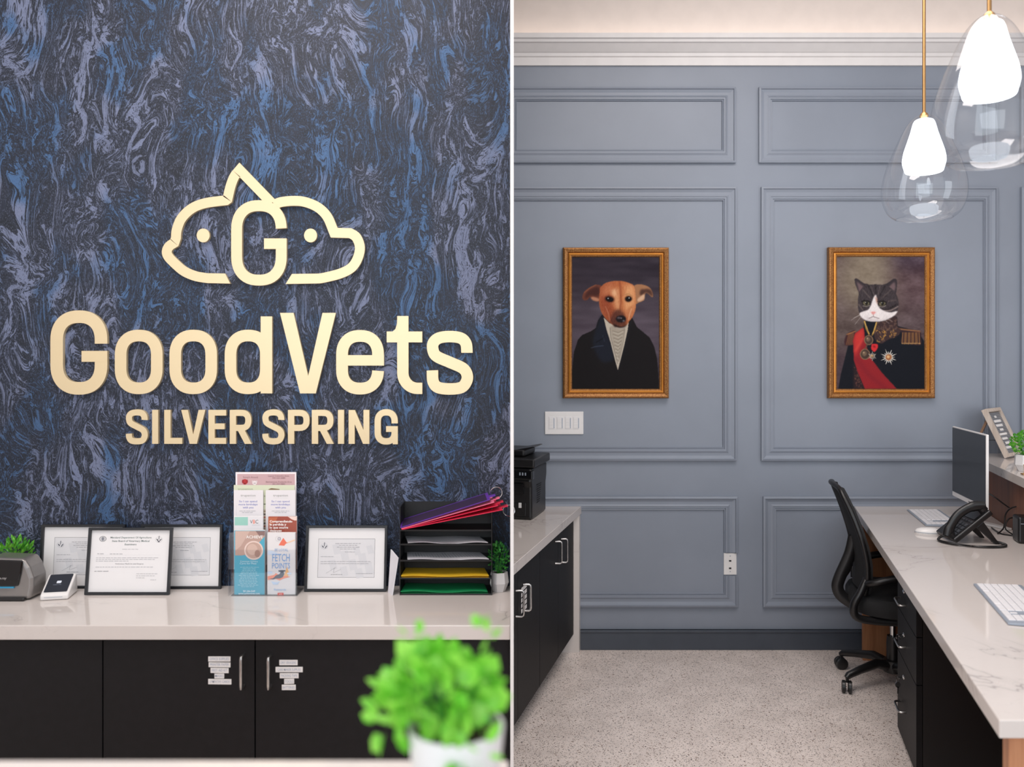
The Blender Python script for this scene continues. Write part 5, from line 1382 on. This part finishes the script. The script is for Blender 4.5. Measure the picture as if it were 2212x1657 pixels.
for k in range(5):
    a = math.radians(199+13+72*k)
    R_ = Matrix.Rotation(a, 4, 'Z')
    lg = MB().tube([R_ @ Vector(p) for p in ((.03, 0, .10), (.10, 0, .118), (.20, 0, .098), (.262, 0, .082), (.275, 0, .072))], [.026, .022, .018, .016, .012], 10).build('leg', M['black_plastic'], t, world=False, smooth=True)
    cs = MB().tube([R_ @ Vector((.27, 0, .075)), R_ @ Vector((.27, 0, .05))], .007, 8).build('castor', M['black_plastic'], lg, world=False)
    c = MB(); b_ = R_ @ Vector((.272, 0, .030)); yaw = a+.9
    for s_ in (-1, 1):
        mt = Matrix.Translation(b_) @ Matrix.Rotation(yaw, 4, 'Z') @ Matrix.Rotation(PI/2, 4, 'X') @ Matrix.Translation((0, 0, .014*s_-.009))
        c.lathe([(.022, 0), (.029, .003), (.029, .015), (.022, .018)], 20, mt)
    c.build('castor_wheel', M['black_plastic'], lg, world=False, smooth=True)

# ---------------------------------------------------------------- monitor
mw, mh = .469, .349
wl = Vector((2.219, 4.20, 0)); wr = Vector((2.128, 3.74, 0)); mc = (wl+wr)/2
ang = math.atan2((wr-wl).y, (wr-wl).x)
t = thing('monitor', 'white computer monitor with a dark screen standing on the desk', 'monitor', (mc.x, mc.y, HT), ang)
zb = .880-HT
MB().box(-mw/2, 0, zb, mw/2, .012, zb+mh).build('casing', M['white_plastic'], t, world=False, bevel=.003)
MB().box(-mw/2+.006, -.0012, zb+.024, mw/2-.006, 0.0, zb+mh-.006).build('screen', M['screen'], t, world=False)
MB().box(-.12, .0125, zb+.08, .12, .05, zb+.26).build('rear_housing', M['black_plastic'], t, world=False, bevel=.006)
MB().box(-.155, .045, .010, -.105, .06, zb+.13).build('neck', M['white_plastic'], t, world=False, bevel=.003)
MB().box(-.155, .013, zb+.10, -.105, .046, zb+.13).build('neck_joint', M['white_plastic'], t, world=False)
c = MB().prism([(-.155, .04), (-.16, .012), (-.135, .008), (-.12, .03), (.08, .14), (.07, .165), (-.14, .08)], .0005, .010, lambda u, v, w_: Vector((u, v, w_)))
c.build('stand_foot', M['white_plastic'], t, world=False, bevel=.002)
s = Sheet(lambda u, v, k: Vector((u, -.0006-k*.0001, v))); s.greek(.02, zb+.008, .035, .009, (110, 110, 114)); s.m.build('lettering', M['print'], t, world=False, recalc=False)
s = Sheet(lambda u, v, k: Vector((u, .0444-k*.0001, v)))
for k in range(5): s.rect(-.145, zb-.012-.012*k, -.128, zb-.008-.012*k, (168, 166, 170))
s.m.build('neck_markings', M['print'], t, world=False, recalc=False)

# ---------------------------------------------------------------- keyboards
def keyboard(label, cx, cy, rz, L=.42, Wd=.13):
    t = thing('keyboard', label, 'keyboard', (cx, cy, HT), rz, 'white and silver keyboards on the desk')
    c = MB().prism([(-Wd/2, .0005), (Wd/2, .0005), (Wd/2, .014), (-Wd/2, .007)], -L/2, L/2, lambda u, v, w_: Vector((w_, u, v)))
    c.build('base', M['grey_plastic'], t, world=False, bevel=.002)
    def fn(u, v, w_):
        return Vector((u, v, .007+(v+Wd/2)/Wd*.007+w_))
    def keycap(x0, x1, y0, y1, cache={}):
        k = (round(x1-x0, 4), round(y1-y0, 4))
        if k not in cache:
            a, b = (x1-x0)/2-.0009, (y1-y0)/2-.0009; sl = .007/Wd
            m = MB(); vs = [(-a, -b, -b*sl), (a, -b, -b*sl), (a, b, b*sl), (-a, b, b*sl)]
            m.add(vs+[(p[0]*.93, p[1]*.93, p[2]+.0022) for p in vs], [(0, 1, 5, 4), (1, 2, 6, 5), (2, 3, 7, 6), (3, 0, 4, 7), (4, 5, 6, 7)])
            cache[k] = m.build('keycap', M['key_white'], t, world=False); o = cache[k]
        else:
            o = cache[k].copy(); C.objects.link(o); o.parent = t
        p = fn((x0+x1)/2, (y0+y1)/2, .0002); o.location = p
    rows = 6; rh = (Wd-.022)/rows; x0 = -L/2+.006
    for r in range(rows):
        y0 = -Wd/2+.008+r*rh; y1 = y0+rh
        if r == 0: ws = [1.2, 1, 1.2, 5.4, 1.2, 1.2]
        elif r == 5: ws = [1.05]*12+[.4] if False else [1]*13
        else: ws = [1.3+.18*r if r < 4 else 1]+[1]*10+[1.9-.1*r]
        unit = (L*.70)/sum(ws); x = x0
        for w_ in ws: keycap(x, x+unit*w_, y0, y1); x += unit*w_
        nx = x0+L*.715; u = L*.265/6 if False else .0158
        if r in (0, 1):
            for k in ((1,) if r == 1 else (0, 1, 2)): keycap(nx+k*u*.82, nx+(k+1)*u*.82, y0, y1)
        kx = nx+3*u*.86
        for k in range(4): keycap(kx+k*u*.9, kx+(k+1)*u*.9, y0, y1)
    return t
keyboard('silver and white keyboard beside the monitor and phone, farther along the desk', 2.09, 4.14, math.atan2(-.393, -.099), .415, .155)
keyboard('silver and white keyboard in the foreground, cut by the right edge', 1.628, 2.695, math.atan2(-.44, -.139), .46, .15)

# mouse
mx = P(2005, 0, 3.80).x
t = thing('computer_mouse', 'low white computer mouse on the desk left of the phone', 'mouse', (mx, 3.80, HT), math.radians(-15))
c = MB(); n = 24
rows = [(1.0, .0005), (1.02, .008), (.98, .014), (.86, .020), (.6, .025), (.25, .027)]
for rr_, z in rows:
    for i in range(n):
        a = 2*PI*i/n; c.v.append((.055*rr_*math.cos(a), .032*rr_*math.sin(a), z))
for j in range(len(rows)-1):
    for i in range(n): c.f.append((j*n+i, j*n+(i+1) % n, (j+1)*n+(i+1) % n, (j+1)*n+i)); c.c.append(None)
c.f.append(tuple(range(n))[::-1]); c.c.append(None); c.f.append(tuple((len(rows)-1)*n+i for i in range(n))); c.c.append(None)
c.build('shell', M['white_plastic'], t, world=False, smooth=True)
MB().tube([(.056*math.cos(2*PI*i/30), .033*math.sin(2*PI*i/30), .007) for i in range(30)], .0012, 5, closed=True).build('seam', M['grey_plastic'], t, world=False)

# ---------------------------------------------------------------- desk phone
# local x: from the low front edge towards the raised rear; y: width
t = thing('desk_phone', 'black office desk phone with handset, on the desk before the monitor', 'telephone', (1.908, 3.66, HT), math.radians(-4)); t.scale = (.93, .93, .93)
th = math.radians(40)
e1 = Vector((math.cos(th), 0, math.sin(th))); e3 = Vector((-math.sin(th), 0, math.cos(th)))
def ph_(u, v, w_): return e1*u+e3*w_+Vector((0, v, .012))
def pbox(c, u0, v0, w0, u1, v1, w1):
    vs = [ph_(u, v, w_) for w_ in (w0, w1) for v in (v0, v1) for u in (u0, u1)]
    c.add(vs, [(0, 2, 3, 1), (4, 5, 7, 6), (0, 1, 5, 4), (2, 6, 7, 3), (0, 4, 6, 2), (1, 3, 7, 5)]); return c
pbox(MB(), 0, -.09, -.012, .215, .10, .014).build('body', M['black_plastic'], t, world=False, bevel=.007, seg=3)
pbox(MB(), .135, -.075, .0145, .205, .03, .019).build('display', M['black_gloss'], t, world=False)
for r in range(4):
    for k in range(3):
        pbox(MB(), .02+.022*r, -.07+.026*k, .0145, .036+.022*r, -.052+.026*k, .0185).build('button', M['key_dark'], t, world=False)
for k in range(5): pbox(MB(), .115, -.08+.024*k, .0145, .123, -.064+.024*k, .0175).build('button', M['key_dark'], t, world=False)
c = MB().tube(cat([ph_(.0, -.055, .028), ph_(.035, -.055, .052), ph_(.10, -.055, .072), ph_(.17, -.055, .062), ph_(.215, -.055, .028)], 6), [.017]*6+[.015]*12+[.017]*7, 12, sq=1.4)
c.build('handset', M['black_plastic'], t, world=False, smooth=True)
for u in (.012, .20):
    MB().tube([ph_(u, -.055, .014), ph_(u, -.055, .032)], .021, 14).build('handset_cup', M['black_plastic'], t, world=False)
MB().add([ph_(.12, -.08, -.013), ph_(.16, -.08, -.013), (.205, -.08, .0005), (.185, -.08, .0005), ph_(.12, -.06, -.013), ph_(.16, -.06, -.013), (.205, -.06, .0005), (.185, -.06, .0005)],
         [(0, 1, 2, 3), (4, 7, 6, 5), (0, 4, 5, 1), (1, 5, 6, 2), (2, 6, 7, 3), (3, 7, 4, 0)]).build('stand_leg', M['black_plastic'], t, world=False, bevel=.003)
MB().add([ph_(.12, .06, -.013), ph_(.16, .06, -.013), (.205, .06, .0005), (.185, .06, .0005), ph_(.12, .08, -.013), ph_(.16, .08, -.013), (.205, .08, .0005), (.185, .08, .0005)],
         [(0, 1, 2, 3), (4, 7, 6, 5), (0, 4, 5, 1), (1, 5, 6, 2), (2, 6, 7, 3), (3, 7, 4, 0)]).build('stand_leg', M['black_plastic'], t, world=False, bevel=.003)
# coiled cord
path = [ph_(.0, -.055, .02), Vector((-.03, -.04, .03)), Vector((-.05, -.03, .010)), Vector((-.045, -.08, .008)), Vector((.0, -.135, .008)), Vector((.08, -.165, .008)), Vector((.16, -.16, .008)), Vector((.205, -.13, .008)), Vector((.21, -.09, .008)), Vector((.18, -.05, .012))]
cp = [Vector(p) for p in cat(path, 40)]; hel = []
for i, p in enumerate(cp):
    tng = (cp[min(i+1, len(cp)-1)]-cp[max(i-1, 0)]).normalized(); u = tng.cross(Vector((0, 0, 1))).normalized(); v = u.cross(tng)
    for k in range(5):
        a = 2*PI*(i*5+k)/10.0
        pp = p+(cp[min(i+1, len(cp)-1)]-p)*k/5
        hel.append(pp+u*math.cos(a)*.0045+v*math.sin(a)*.0045)
MB().tube(hel, .0016, 5).build('coiled_cord', M['black_plastic'], t, world=False, smooth=True)

# ---------------------------------------------------------------- cables and black box at the right edge
def Pd(px, py, z=HT+.004): d = F*(H-z)/(py-CY); return P(px, py, d)
for k, (lab, pts) in enumerate([
    ('black cable sagging from the back of the monitor across the wood panel', [P(2131, 1063, 4.02), P(2150, 1075, 4.0), P(2170, 1090, 3.96), P(2185, 1098, 3.92), P(2206, 1093, 3.88)]),
    ('black cable loop lying on the desk behind the phone', [Pd(2142, 1140), Pd(2160, 1152), Pd(2180, 1156), Pd(2200, 1158), Pd(2216, 1158)]),
    ('black cable coiled upright against the wood panel', [Pd(2155, 1153), P(2168, 1140, 3.8), P(2172, 1112, 3.84), P(2184, 1098, 3.86), P(2205, 1095, 3.8), P(2214, 1110, 3.78)]),
    ('second black cable coil right beside the upright one', [Pd(2190, 1156), P(2172, 1142, 3.78), P(2178, 1122, 3.8), P(2195, 1118, 3.8), P(2214, 1120, 3.78)])]):
    tag(MB().tube(cat(pts, 8), .0032, 7).build('cable', M['black_plastic'], smooth=True), lab, 'cable', 'black cables behind the phone')
bx = P(2212, 1165, 3.60)
t = thing('power_adapter', 'black box shaped device at the right edge of the desk behind the phone', 'device', (bx.x, 3.62, HT), math.radians(-16))
MB().box(-.022, -.04, .0005, .09, .05, .115).build('body', M['black_plastic'], t, world=False, bevel=.01, seg=3)
MB().box(-.012, -.0412, .085, .012, -.040, .088).build('badge', M['grey_plastic'], t, world=False)

# ---------------------------------------------------------------- letter board on the ledge
LH = 1.0645
bl = Vector((2.524, 4.25, LH)); nrm = Vector((.667, -.745, 0)); wv = Vector((.745, .667, 0)); L_ = .11; hgt = .239
up_ = Vector((-nrm.x*L_, -nrm.y*L_, hgt)); ul = up_.length; up_n = up_.normalized(); no = wv.cross(up_n).normalized()
t = thing('letter_board', 'whitewashed framed letter board on an easel leg, on the raised ledge', 'sign', bl)
W_ = .215
def lbp(u, v, w_): return bl+wv*u+up_n*v-no*w_*-1
def lbox(c, u0, v0, w0, u1, v1, w1):
    vs = [lbp(u, v, w_) for w_ in (w0, w1) for v in (v0, v1) for u in (u0, u1)]
    return c.add(vs, [(0, 2, 3, 1), (4, 5, 7, 6), (0, 1, 5, 4), (2, 6, 7, 3), (0, 4, 6, 2), (1, 3, 7, 5)])
c = MB(); fw = .018
lbox(c, 0, 0, -.012, fw, ul, .012); lbox(c, W_-fw, 0, -.012, W_, ul, .012); lbox(c, fw, 0, -.012, W_-fw, fw, .012); lbox(c, fw, ul-fw, -.012, W_-fw, ul, .012)
c.build('frame', M['wood_white'], t)
c = lbox(MB(), fw, fw, -.006, W_-fw, ul-fw, .0)
c.build('felt_board', M['felt'], t)
c = MB()
for k in range(26): v = fw+.004+k*(ul-2*fw-.006)/26; lbox(c, fw, v, .0, W_-fw, v+.0035, .002)
c.build('ribs', M['grey_plastic'], t)
sgn = 1
s = Sheet(lambda u, v, k: lbp(u, v, .0026+k*.00005))
for k, wl_ in enumerate((.03, .10, .10, .05, .12, .11, .08, .12)):
    s.greek(W_/2, ul-.052-k*.024, wl_, .022, (232, 228, 224))
s.build('lettering', t)
a = bl+wv*.03+up_n*ul*.8; b = Vector((2.425, 4.40, LH))
c = MB().tube([a-no*.014, b+Vector((0, 0, .006))], .008, 4).build('easel_leg', M['wood_leg'], t)
MB().tube([a.lerp(b, .6), bl+wv*.03+up_n*ul*.35], .0015, 6).build('stay', M['black_plastic'], t)

# plant and small brass stand on the ledge
gx, gy = 2.335, 3.79
t = thing('potted_plant', 'small green plant in a white pot on the raised ledge by the letter board', 'plant', (gx, gy, 1.0585), 0)
c = MB(); leaves(c, (gx, gy, 1.0585+.125), (.06, .055, .055), 420, .014, .6, .4, .15); c.build('foliage', M['leaf_mid'], t)
c = MB(); stems(c, (gx, gy, 1.0585+.12), (gx, gy, 1.0585+.06), (.055, .05, .05), 30, .0007); c.build('stems', M['leaf_dark'], t)
MB().lathe([(.030, 0), (.046, .03), (.043, .075), (.038, .075), (.037, .065)], 8, Matrix.Translation((gx, gy, 1.0585))).build('pot', M['ceramic'], t)
MB().lathe([(.0365, 0), (.0365, .002)], 14, Matrix.Translation((gx, gy, 1.0585+.064))).build('soil', M['soil'], t)
bxp = P(2202, 1020, 3.66)
t = thing('card_stand', 'small brass wire stand at the edge of the raised ledge', 'stand', (SX(2.49, 3.66), 3.66, 1.0585), math.radians(-16))
MB().tube([(0, 0, .002), (.06, 0, .002), (.06, 0, .045), (0, 0, .045)], .0022, 6, closed=True).build('wire_frame', M['brass'], t, world=False)
MB().tube([(0, 0, .002), (0, .04, .002), (.06, .04, .002), (.06, 0, .002)], .0022, 6).build('wire_foot', M['brass'], t, world=False)
